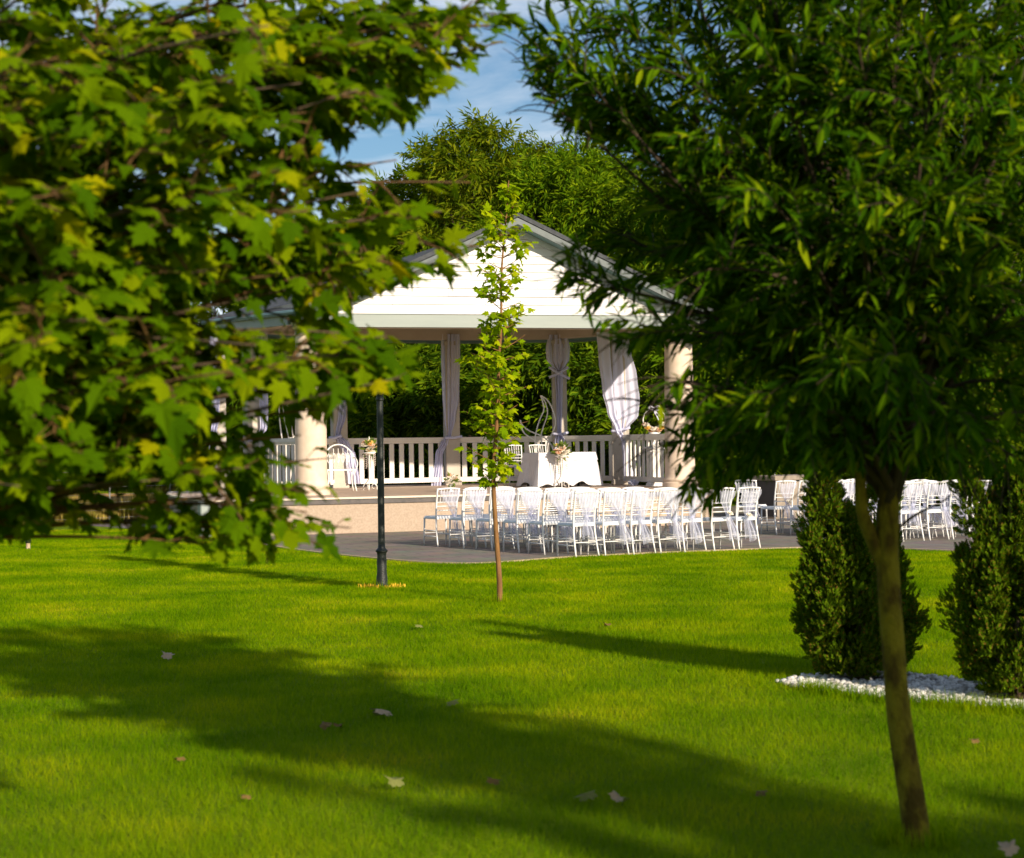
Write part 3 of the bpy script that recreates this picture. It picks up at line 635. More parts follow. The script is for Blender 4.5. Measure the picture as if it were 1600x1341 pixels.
# bent metal flame sculptures
def flame(name, label, curves, D, floor_px):
    base = onfloor(floor_px, D); base.z = FZ
    root = thing(name, base, label, 'sculpture', 'flame shaped metal sculptures on the stage')
    for pts, dd in curves:
        P = [at(x, y, D + d) for (x, y), d in zip(pts, np.interp(np.linspace(0, 1, len(pts)), [0, 0.5, 1], dd))]
        MB().tube(smooth_path(P, 6), 0.016, 8).build('bent_rod', 'iron_white', root, True)
    b = MB(); b.lathe(tuple(base), [(0.30, 0), (0.30, 0.02), (0.28, 0.03), (0.05, 0.04)], 20); b.build('base_plate', 'iron_white', root, 'auto')
def cx(pts, ox=780, oy=600, s=7.45): return [(ox + x / s, oy + y / s) for x, y in pts]
foot = (852, 752)
flame('flame_sculpture', 'white bent metal flame sculpture standing behind the table', [
    (cx([(480, 135), (540, 170), (600, 250), (645, 380), (655, 470), (620, 570), (570, 665)]) + [(854, 705), foot], (0, -0.12, 0)),
    (cx([(480, 135), (530, 200), (560, 300), (555, 380), (510, 510), (490, 600), (495, 690)]) + [(848, 715), foot], (0, 0.12, 0)),
    (cx([(480, 135), (495, 170), (515, 250), (515, 320), (470, 420), (430, 560), (420, 680)]) + [(843, 715), foot], (0, 0.0, 0)),
    (cx([(245, 420), (255, 490), (290, 570), (350, 620), (430, 690)]) + [(846, 715), foot], (-0.2, -0.1, 0)),
    (cx([(245, 420), (270, 480), (340, 540), (430, 580), (500, 610), (560, 655), (610, 720), (625, 790)]) + [(862, 725), foot], (-0.2, 0.1, 0))], 38.2, 852)
foot2 = (452, 758)
flame('flame_sculpture', 'second bent metal flame sculpture, glimpsed left of the round column', [
    ([(440, 600), (436, 640), (441, 688), (448, 720), foot2], (0, -0.1, 0)), ([(440, 600), (444, 650), (452, 690), (452, 720), foot2], (0, 0.1, 0)),
    ([(440, 600), (452, 650), (458, 685), (457, 720), foot2], (0, 0, 0)), ([(470, 668), (460, 682), (448, 690), (446, 725), foot2], (0.1, 0, 0))], 36.2, 452)

# pedestal with a flower hoop at the right of the stage
pd = onfloor(1023, 36.0); pd.z = FZ
root = thing('pedestal', pd, 'white fluted pedestal at the right of the stage below a flower hoop', 'pedestal')
MB().lathe(tuple(pd), [(0.20, 0), (0.20, 0.05), (0.17, 0.07), (0.18, 0.10), (0.13, 0.14), (0.12, 0.20), (0.105, 0.62), (0.11, 0.66), (0.15, 0.70), (0.16, 0.72), (0.19, 0.74), (0.19, 0.80)], 28, 0.06).build('shaft', 'white_paint', root)
MB().bevel_box((pd.x, pd.y, pd.z + 0.82), (0.42, 0.42, 0.045), 0.01, YAW).build('top_slab', 'white_paint', root)
hb = pd + Vector((0, 0, 0.843))
root = thing('flower_hoop', hb, 'ring shaped flower arrangement with roses and a lilac bow on the pedestal', 'flower arrangement')
MB().lathe(tuple(hb), [(0.11, 0), (0.12, 0.02), (0.06, 0.05), (0.05, 0.14), (0.09, 0.26), (0.14, 0.31), (0.05, 0.33)], 18).build('urn', 'white_paint', root, True)
hc = hb + Vector((0, 0, 0.58)); HR = 0.245
MB().tube([hc + Vector((HR * math.cos(a), 0, HR * math.sin(a))) for a in [2 * math.pi * i / 32 for i in range(33)]], 0.013, 8, False).build('hoop', 'iron_white', root, True)
for k in range(13):
    a = R_(205 + k * 11); b = MB(); blob(b, hc + Vector((HR * 0.92 * math.cos(a), -0.03 - 0.03 * (k % 3), HR * math.sin(a) + 0.04 * (k % 2))), 0.075, 40 + k)
    b.build('bloom', ['petal_peach', 'petal_white', 'petal_yellow', 'petal_white'][k % 4], root, True)
for s in (-1, 1):
    a = hc + Vector((0, 0, HR))
    MB().tube(smooth_path([a, a + Vector((s * 0.09, -0.03, 0.05)), a + Vector((s * 0.10, -0.04, -0.02)), a + Vector((0, -0.02, -0.01))], 5), [0.028] * 16, 6).build('bow_loop', 'lilac_ribbon', root, True)
    MB().tube(smooth_path([a, a + Vector((0.03 + s * 0.02, -0.03, -0.09)), a + Vector((0.10 + s * 0.04, -0.04, -0.18)), a + Vector((0.13 + s * 0.04, -0.04, -0.25))], 4), 0.015, 6).build('ribbon_tail', 'lilac_ribbon', root, True)
# ribbon rosette lying on the floor by the right rail
rb = onfloor(989, 36.4); rb.z = FZ
o = MB(); blob(o, rb + Vector((0, 0, 0.05)), 0.12, 77); o = o.build('ribbon_rosette', 'lilac_ribbon', None, True)
tag(o, 'small pale ribbon rosette on the stage floor below the wide curtain', 'rosette')

# ornate white iron bench left of the flower stand
bb = onfloor(531, 35.0); bb.z = FZ
root = thing('garden_bench', bb, 'ornate white wrought iron bench beside the left round column', 'bench')
def bp_(x, y, z): return bb + fu * x + fv * y + Vector((0, 0, z))
MB().box(bp_(0, 0, 0.45), (0.62, 0.42, 0.03), YAW).build('seat', 'iron_white', root)
for sx in (-1, 1):
    for sy in (-1, 1): MB().tube(smooth_path([bp_(sx * 0.29, sy * 0.19, 0.45), bp_(sx * 0.27, sy * 0.17, 0.25), bp_(sx * 0.31, sy * 0.22, 0)], 4), 0.014, 6).build('leg', 'iron_white', root, True)
    MB().tube(smooth_path([bp_(sx * 0.31, -0.2, 0.45), bp_(sx * 0.34, -0.19, 0.58), bp_(sx * 0.33, -0.05, 0.68), bp_(sx * 0.32, 0.2, 0.7)], 5), 0.014, 6).build('armrest', 'iron_white', root, True)
MB().tube(smooth_path([bp_(-0.31, 0.21, 0.45), bp_(-0.31, 0.24, 0.75), bp_(-0.16, 0.25, 0.93), bp_(0, 0.25, 0.98), bp_(0.16, 0.25, 0.93), bp_(0.31, 0.24, 0.75), bp_(0.31, 0.21, 0.45)], 5), 0.016, 8).build('back_frame', 'iron_white', root, True)
for k in range(5):
    x = -0.2 + 0.1 * k; c = [bp_(x + 0.045 * math.cos(t) * (1 - t / 14), 0.24, 0.68 + 0.13 * math.sin(t) * (1 - t / 14)) for t in [i * 0.6 for i in range(14)]]
    MB().tube(c, 0.008, 5).build('back_scroll', 'iron_white', root, True)
    MB().tube([bp_(x, 0.22, 0.46), bp_(x, 0.245, 0.9)], 0.008, 5).build('back_rod', 'iron_white', root, True)

# ------------------------------------------------------------------ chairs
def make_chair():
    root = bpy.data.objects.new('chair', None); col.objects.link(root); root.empty_display_size = 0.1
    xs, z_s = 0.19, 0.45
    mesh_leg = None
    for s in (-1, 1):
        MB().tube(smooth_path([(s * 0.20, -0.255, 0), (s * 0.190, -0.20, 0.25), (s * 0.182, -0.178, 0.45), (s * 0.185, -0.195, 0.66), (s * 0.195, -0.262, 0.915)], 3), [0.0125] * 3 + [0.0145] * 10, 7).build('back_leg', 'white_paint', root, True)
        MB().tube([(s * 0.205, 0.195, 0), (s * 0.20, 0.19, 0.22), (s * 0.195, 0.185, 0.44)], [0.012, 0.0145, 0.0155], 7).build('front_leg', 'white_paint', root, True)
    b = MB(); rows = [(-0.185, -0.19), (0.185, -0.19), (0.21, 0.20), (-0.21, 0.20)]
    b.prism(rows, 0.430, 0.448); b.build('seat', 'white_paint', root)
    b = MB(); b.hull([Vector((x * 0.97, y * 0.97, 0.449)) for x, y in rows], [Vector((x * 0.90, y * 0.90, 0.478)) for x, y in rows]); b.build('seat_pad', 'seat_pad', root)
    MB().tube(smooth_path([(-0.21, -0.258, 0.905), (-0.1, -0.275, 0.915), (0, -0.28, 0.918), (0.1, -0.275, 0.915), (0.21, -0.258, 0.905)], 3), 0.015, 7).build('top_rail', 'white_paint', root, True)
    def yb(z): return float(np.interp(z, [0.45, 0.66, 0.915], [-0.178, -0.195, -0.262]))
    for z in (0.70, 0.635, 0.57): MB().tube([(-0.185, yb(z), z), (0, yb(z) - 0.012, z), (0.185, yb(z), z)], 0.0095, 6).build('cross_rail', 'white_paint', root, True)
    for k in range(6):
        x = -0.13 + 0.052 * k; MB().tube([(x, yb(0.70) - 0.009, 0.70), (x, yb(0.80) - 0.012, 0.80), (x * 1.02, yb(0.91) - 0.014, 0.91)], [0.0065, 0.0085, 0.0065], 5, False).build('spindle', 'white_paint', root, True)
    for z in (0.16, 0.25):
        for s in (-1, 1): MB().tube([(s * 0.195, -0.21, z), (s * 0.202, 0.19, z)], 0.0085, 5).build('side_stretcher', 'white_paint', root, True)
    MB().tube([(-0.20, 0.192, 0.2), (0.20, 0.192, 0.2)], 0.0085, 5).build('front_stretcher', 'white_paint', root, True)
    MB().tube([(-0.19, -0.21, 0.2), (0.19, -0.21, 0.2)], 0.0085, 5).build('rear_stretcher', 'white_paint', root, True)
    return root
def sash(kind, seed):
    """sheer sash: covers the back from the top rail, is drawn to a knot and falls in loose tails"""
    rr = random.Random(seed); kx = {0: 0.0, 1: 0.10, 2: -0.06, 3: 0.14}[kind] + rr.uniform(-0.03, 0.03); kz = {0: 0.58, 1: 0.54, 2: 0.50, 3: 0.47}[kind] + rr.uniform(-0.03, 0.03)
    low = {0: 0.26, 1: 0.20, 2: 0.15, 3: 0.22}[kind] + rr.uniform(-0.04, 0.05); lx = kx + rr.uniform(-0.02, 0.10); n = 25; ph = rr.random() * 6
    wtop = 0.20; rows = []
    for (z, c, w, a) in ((0.88, 0, wtop, 0.006), (0.82, 0.02, wtop * 0.9, 0.010), (0.73, kx * 0.3, wtop * (0.66 if kind != 2 else 0.8), 0.016), (0.65, kx * 0.6, 0.085, 0.022), ((0.65 + kz) / 2, kx * 0.85, 0.065, 0.024), (kz, kx, 0.028, 0.018),
                         (kz - 0.06, kx + 0.01, 0.05, 0.026), (kz - 0.14, (kx + lx) / 2, 0.075, 0.034), ((kz + low) / 2 - 0.05, lx * 0.9 + kx * 0.1, 0.095, 0.040), (low, lx, 0.105, 0.044)):
        yb = float(np.interp(z, [0.1, 0.45, 0.66, 0.915], [-0.25, -0.205, -0.235, -0.30]))
        r = []
        for i in range(n):
            t = i / (n - 1) * 2 - 1; jag = 0.03 * math.sin(5 * t + ph) if z == low else 0
            r.append((c + w * t + 0.2 * a * math.sin(6 * t + ph), yb - 0.012 - a * (0.7 + math.sin(8 * t + ph + z * 3)) - (0.015 if z < kz else 0), z + jag + 0.008 * math.sin(4 * t + ph)))
        rows.append(r)
    b = MB(); b.grid(rows); me = bpy.data.meshes.new('sash'); me.from_pydata(b.v, [], b.f); me.materials.append(MATS['tulle']); me.polygons.foreach_set('use_smooth', np.ones(len(me.polygons), dtype=bool)); me.update()
    b = MB(); b.lathe((0, 0, 0), [(0.005, -0.02), (0.03, -0.012), (0.036, 0), (0.03, 0.012), (0.005, 0.02)], 12)
    kn = bpy.data.meshes.new('knot'); kn.from_pydata(b.v, [], b.f); kn.materials.append(MATS['tulle']); kn.polygons.foreach_set('use_smooth', np.ones(len(kn.polygons), dtype=bool))
    return me, kn, (kx, float(np.interp(kz, [0.45, 0.66], [-0.23, -0.26])), kz)
SASH = [sash(k % 4, 50 + k) for k in range(8)]
ros = MB(); blob(ros, (0, 0, 0), 0.055, 5); ROSE = bpy.data.meshes.new('rosette'); ROSE.from_pydata([tuple(p) for p in ros.v], [], ros.f); ROSE.materials.append(MATS['petal_white'])
proto = make_chair(); used = [False]
def place_chair(p, rz, label, group, sk=None, rosette=False):
    c = proto if not used[0] else copy_tree(proto0, None)
    used[0] = True
    c.location = p; c.rotation_euler = (0, 0, rz); tag(c, label, 'chair', group)
    extra.append((c, sk, rosette)); return c
proto0 = proto; extra = []
ORD = ['first', 'second', 'third', 'fourth', 'fifth', 'sixth', 'seventh', 'eighth']
P0 = Vector((0.93, 23.78, 0.0065)); ca = Vector((-0.585, 0.811, 0)); cb_ = Vector((0.905, 0.425, 0))
RZ = math.atan2(0.56, 0.83)
def row_words(i): return ['row nearest the lawn', 'second row from the lawn', 'third row from the lawn', 'fourth row from the lawn', 'fifth row from the lawn', 'row nearest the stage'][i]
for i in range(6):
    for j in range((7, 6, 5, 4, 3, 3)[i]):
        p = P0 + ca * (0.70 * i + rnd.uniform(-0.04, 0.04)) + cb_ * (0.445 * j + rnd.uniform(-0.03, 0.03))
        lab = 'white chair, %s from left, %s of the main block' % (ORD[j], row_words(i))
        place_chair(p, RZ + rnd.uniform(-0.07, 0.07), lab, 'white chairs of the main seating block', (i * 3 + j * 5 + rnd.randrange(3)) % 8, i == 0 and j >= 5)
Q0 = Vector((6.20, 26.4, 0.0065))
for i in range(5):
    for j in range(4):
        p = Q0 + ca * (0.70 * i + rnd.uniform(-0.04, 0.04)) + cb_ * (0.47 * j + rnd.uniform(-0.03, 0.03))
        rw = ['row nearest the lawn', 'second row from the lawn', 'third row from the lawn', 'fourth row from the lawn', 'row farthest from the lawn'][i]
        lab = 'white chair, %s from left, %s of the right block' % (ORD[j], rw)
        place_chair(p, RZ - 0.1 + rnd.uniform(-0.08, 0.08), lab, 'white chairs of the right seating block', (i * 5 + j * 3) % 8, j == 0 and i >= 3)
place_chair(gnd(1178, 832) + Vector((0, 0.2, 0.0065)), RZ - 1.15, 'white chair standing alone at the front left of the dark counter', 'white chairs around the counter', 1)
place_chair(onfloor(806, 36.9) + Vector((0, 0, 0.016)), R_(195), 'white chair on the stage, left end behind the table', 'white chairs on the stage')
place_chair(onfloor(846, 37.3) + Vector((0, 0, 0.016)), R_(200), 'white chair on the stage behind the table, by the flame sculpture', 'white chairs on the stage')
for c, sk, rosette in extra:
    if sk is None: continue
    me, kn, kp = SASH[sk]
    o = link(bpy.data.objects.new('sash', me), c); k = link(bpy.data.objects.new('knot', kn), o); k.location = kp; k.rotation_euler = (R_(90), 0, 0)
    if rosette: q = link(bpy.data.objects.new('rosette', ROSE), o); q.location = (kp[0], kp[1] - 0.05, kp[2])

# ------------------------------------------------------------------ counter at the right
kc = gnd(1212, 811); kc.z = 0
root = thing('counter', kc, 'dark grey box counter with a sandstone top behind the right chairs', 'counter')
ku = Vector((math.cos(R_(38)), math.sin(R_(38)), 0)); kv = Vector((-ku.y, ku.x, 0)); kz_ = R_(38)
cc = kc + ku * 0.65 + kv * 0.35
MB().box(cc + Vector((0, 0, 0.40)), (1.3, 0.7, 0.78), kz_).build('body', 'counter_dark', root)
MB().box(kc + ku * 0.65 + kv * -0.014 + Vector((0, 0, 0.40)), (1.26, 0.024, 0.72), kz_).build('sunlit_panel', 'counter_top', root)  # sunlit face coloured tan; the body's dark colour stands for its shaded side
MB().bevel_box(cc + Vector((0, 0, 0.84)), (1.46, 0.86, 0.10), 0.012, kz_).build('top', 'counter_top', root)
MB().box(cc + Vector((0, 0, 0.02)), (1.32, 0.72, 0.04), kz_).build('plinth', 'counter_top', root)
MB().tube([cc + Vector((-0.2, 0, 0.89)), cc + Vector((-0.2, 0, 0.93)), cc + Vector((-0.2, 0, 1.06))], [0.02, 0.006, 0.003], 8).build('spike', 'fence_metal', root)

# ------------------------------------------------------------------ lamp post
lb = gnd(597, 918); lb.z = 0
lamp = thing('lamp_post', lb, 'slim dark green lamp post standing on the lawn before the stage', 'lamp post')
MB().lathe(tuple(lb), [(0.085, 0), (0.085, 0.02), (0.066, 0.04), (0.062, 0.12), (0.054, 0.18), (0.056, 0.30), (0.050, 0.36), (0.054, 0.39), (0.060, 0.40)], 20).build('base', 'lamp_metal', lamp, 'auto')
MB().lathe(tuple(lb), [(0.055, 0.40), (0.068, 0.405), (0.070, 0.42), (0.055, 0.435), (0.042, 0.45), (0.039, 0.50), (0.036, 2.12)], 20).build('shaft', 'lamp_metal', lamp, 'auto')
MB().lathe(tuple(lb), [(0.036, 2.12), (0.046, 2.13), (0.046, 2.15), (0.038, 2.16), (0.040, 2.20), (0.050, 2.22), (0.050, 2.24), (0.042, 2.26), (0.056, 2.30), (0.060, 2.32)], 20).build('capital', 'lamp_metal', lamp, 'auto')
lz = 2.32
for k in range(4):
    a = R_(45 + 90 * k) ; d = Vector((math.cos(a), math.sin(a), 0)); o = lb + Vector((0, 0, lz))
    MB().tube([o + d * 0.055, o + d * 0.10 + Vector((0, 0, 0.08)), o + d * 0.14 + Vector((0, 0, 0.28))], 0.009, 6).build('lantern_bar', 'lamp_metal', lamp)
hull4 = lambda r, z: [lb + Vector((r * math.cos(R_(45 + 90 * k)), r * math.sin(R_(45 + 90 * k)), lz + z)) for k in range(4)]
MB().hull(hull4(0.065, 0.02), hull4(0.13, 0.28)).build('lantern_glass', 'lamp_glass', lamp)
MB().hull(hull4(0.165, 0.285), hull4(0.045, 0.37)).build('lantern_roof', 'lamp_metal', lamp)
MB().lathe((lb.x, lb.y, lz + 0.37), [(0.045, 0), (0.025, 0.015), (0.015, 0.03), (0.022, 0.05), (0.004, 0.08)], 12).build('lantern_finial', 'lamp_metal', lamp, True)

# small ground lights at the left
gb = gnd(44, 858); gb.z = 0
root = thing('garden_light', gb, 'tiny bollard light on the lawn at the far left', 'garden light')
MB().lathe(tuple(gb), [(0.04, 0), (0.035, 0.02), (0.035, 0.10)], 12).build('stem', 'kerb', root, 'auto')
MB().lathe((gb.x, gb.y, 0.10), [(0.045, 0), (0.05, 0.03), (0.05, 0.05), (0.01, 0.075)], 12).build('head', 'lamp_metal', root, 'auto')

# wire fence at the left
fa, fb = Vector((-13.5, 33.2, 0)), Vector((-6.6, 38.5, 0))
fence = thing('wire_fence', fa, 'thin wire fence on grey posts along the dry field', 'fence')
NP = 7
for k in range(NP):
    p = fa.lerp(fb, k / (NP - 1)); MB().tube([p, p + Vector((0.01, 0, 1.25))], 0.022, 7).build('post', 'fence_metal', fence)
for k in range(7): z = 0.12 + 0.17 * k; MB().tube([fa + Vector((0, 0, z)), (fa + fb) / 2 + Vector((0, 0, z - 0.01)), fb + Vector((0, 0, z))], 0.004, 4).build('wire', 'fence_metal', fence)

# ------------------------------------------------------------------ leaf shapes
half = [(0.0, 0.0), (0.14, -0.09), (0.27, -0.06), (0.33, 0.02), (0.52, 0.00), (0.44, 0.12), (0.43, 0.20), (0.32, 0.25), (0.45, 0.34), (0.52, 0.45), (0.66, 0.58), (0.48, 0.57), (0.40, 0.62), (0.26, 0.52), (0.24, 0.66), (0.29, 0.78), (0.16, 0.82), (0.10, 0.94), (0.0, 1.12)]
def plane_leaf(curl, fold, seed):
    rr = random.Random(seed); out = [(x, y) for x, y in half] + [(-x, y) for x, y in reversed(half[1:-1])]
    V = [(0, 0.32)] + [(x * rr.uniform(0.92, 1.06), y * rr.uniform(0.95, 1.04)) for x, y in out]
    P = [(x, y, -curl * (y * y * 0.5 + 0.35 * x * x) + fold * abs(x) + 0.03 * math.sin(7 * x + seed)) for x, y in V]
    n = len(out); return np.array(P), np.array([(0, 1 + i, 1 + (i + 1) % n) for i in range(n)])
PLANE = [plane_leaf(0.15, 0.10, 1), plane_leaf(0.8, 0.05, 2), plane_leaf(0.4, -0.25, 3), plane_leaf(1.1, 0.3, 4), plane_leaf(0.1, -0.35, 5)]
def lance(w, curl):
    P = [(0, 0, 0), (w * 0.8, 0.25, 0.02), (w, 0.5, 0.02 - curl * 0.15), (w * 0.55, 0.8, -curl * 0.5), (0, 1, -curl), (-w * 0.55, 0.8, -curl * 0.5), (-w, 0.5, 0.02 - curl * 0.15), (-w * 0.8, 0.25, 0.02), (0, 0.3, -0.015), (0, 0.6, -0.02 - curl * 0.25)]
    T = [(0, 1, 8), (1, 2, 8), (2, 9, 8), (2, 3, 9), (3, 4, 9), (4, 5, 9), (5, 6, 9), (6, 8, 9), (6, 7, 8), (7, 0, 8)]
    return np.array(P, float), np.array(T)
LANCE = [lance(0.105, 0.10), lance(0.095, 0.35), lance(0.115, 0.0)]
def leaf_part(tree, P, Rm, S, shapes, idx, material, name='leaf', view=300, rest='foliage'):
    """the leaves that show largest become single parts, the others one mass"""
    x, y, d = to_px(P); ins = (x > -30) & (x < 1630) & (y > -30) & (y < 1370) & (d > 0.5)
    score = np.where(ins, S / d, 0); order = np.argsort(-score); pick = order[:view]; mask = np.ones(len(P), bool); mask[pick] = False
    off = np.array(origin_of(tree)); meshes = []
    for k, (V, T) in enumerate(shapes):
        me = np_mesh(name, V, T); me.materials.append(MATS[material]); meshes.append(me)
    for i in pick:
        o = bpy.data.objects.new(name, meshes[idx[i]]); col.objects.link(o); o.parent = tree
        M4 = Matrix([list(Rm[i][0] * S[i]) + [P[i][0] - off[0]], list(Rm[i][1] * S[i]) + [P[i][1] - off[1]], list(Rm[i][2] * S[i]) + [P[i][2] - off[2]], [0, 0, 0, 1]])
        o.matrix_local = M4
    parts = []
    for k, (V, T) in enumerate(shapes):
        q = mask & (idx == k)
        if q.any(): parts.append(scatter(V, T, P[q], Rm[q], S[q]))
    V, T = merge(parts); o = np_obj(rest, V, T, material, tree); o['kind'] = 'stuff'; return o
def rand_dir(n): return unit(rng.normal(size=(n, 3)))

# ------------------------------------------------------------------ left plane tree
tb = Vector((-2.35, 5.5, 0))
plane = thing('plane_tree', tb, 'broad leaved plane tree with lobed leaves filling the left foreground', 'tree')
trunk_top = tb + Vector((0.1, 0, 4.2))
tp_ = smooth_path([tb, tb + Vector((0.03, 0.02, 1.0)), tb + Vector((0.0, 0.05, 2.2)), tb + Vector((0.08, 0, 3.3)), trunk_top], 4)
MB().tube(tp_, list(np.linspace(0.15, 0.05, len(tp_))), 12).build('trunk', 'bark', plane, True)
TIPS = [(792, 40, 5.7), (700, 105, 5.3), (650, 170, 6.0), (590, 60, 4.9), (560, 205, 5.5), (470, 130, 4.8), (420, 40, 4.4), (330, 150, 4.4), (250, 60, 4.6), (190, 180, 4.3), (90, 90, 4.2), (20, 180, 4.3), (520, -60, 5.0), (340, -80, 4.8), (120, -60, 4.6), (660, -20, 5.9),
        (735, 285, 5.9), (745, 385, 6.1), (690, 330, 5.4), (650, 425, 6.0), (600, 400, 5.2), (560, 300, 5.0), (480, 330, 4.7), (400, 290, 4.4), (300, 320, 4.5), (210, 260, 4.3), (110, 310, 4.2), (30, 330, 4.3), (520, 440, 5.3), (430, 430, 4.9), (340, 420, 4.6), (220, 410, 4.6), (90, 430, 4.4),
        (630, 575, 5.5), (570, 600, 5.8), (530, 520, 5.0), (470, 560, 4.9), (400, 540, 4.7), (330, 500, 5.2), (260, 540, 4.5), (170, 500, 4.3), (80, 520, 4.3), (20, 600, 4.4), (380, 640, 5.1), (300, 620, 4.9), (200, 620, 4.6), (110, 640, 4.5),
        (525, 715, 5.7), (548, 825, 5.6), (470, 680, 5.3), (440, 770, 5.2), (390, 730, 5.0), (340, 850, 5.3), (420, 835, 5.5), (300, 720, 5.2), (250, 790, 5.0), (180, 720, 4.8), (230, 850, 5.2), (80, 720, 4.5), (30, 800, 4.4), (20, 730, 4.6), (615, 560, 5.3), (605, 525, 5.2), (585, 540, 5.5), (625, 590, 5.0), (570, 580, 5.2), (600, 560, 5.8), (590, 595, 5.6), (560, 555, 5.0), (500, 500, 5.4), (360, 580, 4.4), (150, 570, 5.0), (60, 640, 5.0), (250, 660, 5.4), (420, 610, 5.6), (150, 800, 4.8), (480, 800, 5.4), (700, 60, 5.0), (740, 80, 5.8), (765, 40, 5.4), (785, 65, 5.6), (725, 25, 5.2), (690, 40, 5.6), (660, 80, 5.1), (705, 140, 5.6), (640, 30, 5.4), (620, 120, 5.5), (560, 140, 4.8), (620, 250, 5.6), (560, 370, 5.5), (380, 200, 4.7), (280, 220, 5.0), (480, 230, 5.2), (60, 20, 4.6), (200, 100, 4.9), (450, 380, 5.3), (140, 240, 4.7), (500, 640, 5.4), (440, 480, 5.6)]
OUT = [(-900, -500), (830, -500), (835, 20), (815, 80), (760, 125), (690, 150), (650, 175), (575, 205), (500, 235), (510, 252), (640, 258), (770, 275), (765, 400), (720, 420), (660, 440), (590, 452), (548, 470), (535, 500), (565, 515), (650, 532), (650, 592), (585, 606), (545, 640), (535, 700), (560, 760), (575, 830), (550, 865), (440, 866), (335, 893), (270, 862), (180, 850), (110, 822), (60, 850), (-20, 866), (30, 960), (40, 1090), (-900, 1300)]
ZONES = [([(425, 628), (525, 640), (528, 715), (470, 722), (430, 700)], 0.9), ([(296, 466), (452, 470), (450, 515), (296, 525)], 0.92), ([(310, 590), (440, 590), (440, 708), (310, 708)], 0.85), ([(300, 515), (440, 515), (440, 590), (300, 590)], 0.45),
         ([(-200, 745), (345, 745), (345, 920), (-200, 920)], 0.62), ([(60, 775), (330, 775), (330, 840), (60, 840)], 0.6), ([(440, 480), (545, 480), (545, 560), (440, 560)], 0.35)]
def gap_here(p):
    """True where the crown has an opening"""
    x, y, d = to_px([tuple(p)])
    if not pip(x, y, OUT)[0]: return True
    return any(pip(x, y, z)[0] and rnd.random() < q for z, q in ZONES)
PL_P, PL_Y, PL_Z, PL_S = [], [], [], []
twig_b = MB()
for (x, y, D) in TIPS:
    if y > 780 and x < 320: y -= 40
    tip = at(x, y, D); zz = min(3.9, max(1.25, tip.z + rnd.uniform(-0.5, 0.15) - 0.12 * abs(tip.x - tb.x))); start = Vector((tb.x + 0.03, tb.y, zz))
    mid = start.lerp(tip, 0.5) + Vector((rnd.uniform(-0.1, 0.1), rnd.uniform(-0.15, 0.15), rnd.uniform(0.02, 0.22)))
    lim = bez(start, mid, tip, 14); L = (tip - start).length
    MB().tube(lim, list(np.linspace(0.014, 0.0022, 14) * min(1.2, 0.5 + L * 0.35)), 7).build('branch', 'twig' if rnd.random() < 0.5 else 'bark', plane, True)
    def leaves_on(path, n, size0, t0=0.1):
        for k in range(n):
            t = t0 + (1 - t0) * (k + rnd.random() * 0.6) / n; f = min(t, 0.999) * (len(path) - 1); i = int(f); p = path[i].lerp(path[i + 1], f - i); d = (path[i + 1] - path[i]).normalized()
            side = d.cross(Vector((0, 0, 1))); side = side.normalized() if side.length > 0.05 else Vector((1, 0, 0)); s = 1 if k % 2 else -1
            pet = (d * rnd.uniform(0.2, 0.8) + side * s * rnd.uniform(0.3, 1.0) + Vector((0, 0, rnd.uniform(-0.3, 0.45)))).normalized()
            q = p + pet * rnd.uniform(0.03, 0.07)
            if path is lim and gap_here(q): continue
            twig_b.tube([p, q], 0.0016, 3, False)
            my = pet * 0.8 + d * 0.4 + Vector((rnd.gauss(0, 0.35), rnd.gauss(0, 0.35), -0.35 + rnd.gauss(0, 0.25)))
            nz = Vector((0.16, -0.26, 0.95)) + Vector((rnd.gauss(0, 0.42), rnd.gauss(0, 0.42), rnd.gauss(0, 0.25)))
            PL_P.append(q); PL_Y.append(my); PL_Z.append(nz); PL_S.append(size0 * rnd.choice([0.45, 0.65, 0.8, 0.95, 1.0, 1.1, 1.25, 1.4]) * (1.0 - 0.25 * (t > 0.92)))
    leaves_on(lim, max(5, int(L * 13)), 0.068, 0.30)
    for k in range(max(5, int(L * 6.6))):
        t = rnd.uniform(0.35, 0.98); f = t * 13; i = min(12, int(f)); p = lim[i].lerp(lim[i + 1], f - i); d = (lim[i + 1] - lim[i]).normalized()
        td = (d * rnd.uniform(0.4, 1.0) + Vector((rnd.gauss(0, 0.6), rnd.gauss(0, 0.7), rnd.gauss(0.0, 0.5)))).normalized(); ln = rnd.uniform(0.12, 0.34) * (1.15 - 0.5 * t)
        path = bez(p, p + td * ln * 0.5 + Vector((0, 0, 0.02)), p + td * ln + Vector((0, 0, -0.03)), 5)
        if gap_here(path[-1]): continue
        twig_b.tube(path, [0.0045, 0.004, 0.0035, 0.003, 0.002], 5)
        leaves_on(path, rnd.randint(6, 9), 0.068, 0.2)
twig_b.build('twigs', 'twig', plane)['kind'] = 'stuff'
P = np.array([tuple(v) for v in PL_P]); Y = np.array([tuple(v) for v in PL_Y]); Z = np.array([tuple(v) for v in PL_Z]); S = np.array(PL_S)
# the crown's outer limit as seen against the sky and the pavilion
x, y, d = to_px(P + unit(Y) * (S * 0.5)[:, None]); keep = pip(x, y, OUT)
P, Y, Z, S = P[keep], Y[keep], Z[keep], S[keep]
N_PLANE = len(P)
leaf_part(plane, P, frames(Y, Z), S, PLANE, rng.integers(0, len(PLANE), len(P)), 'plane_leaf')

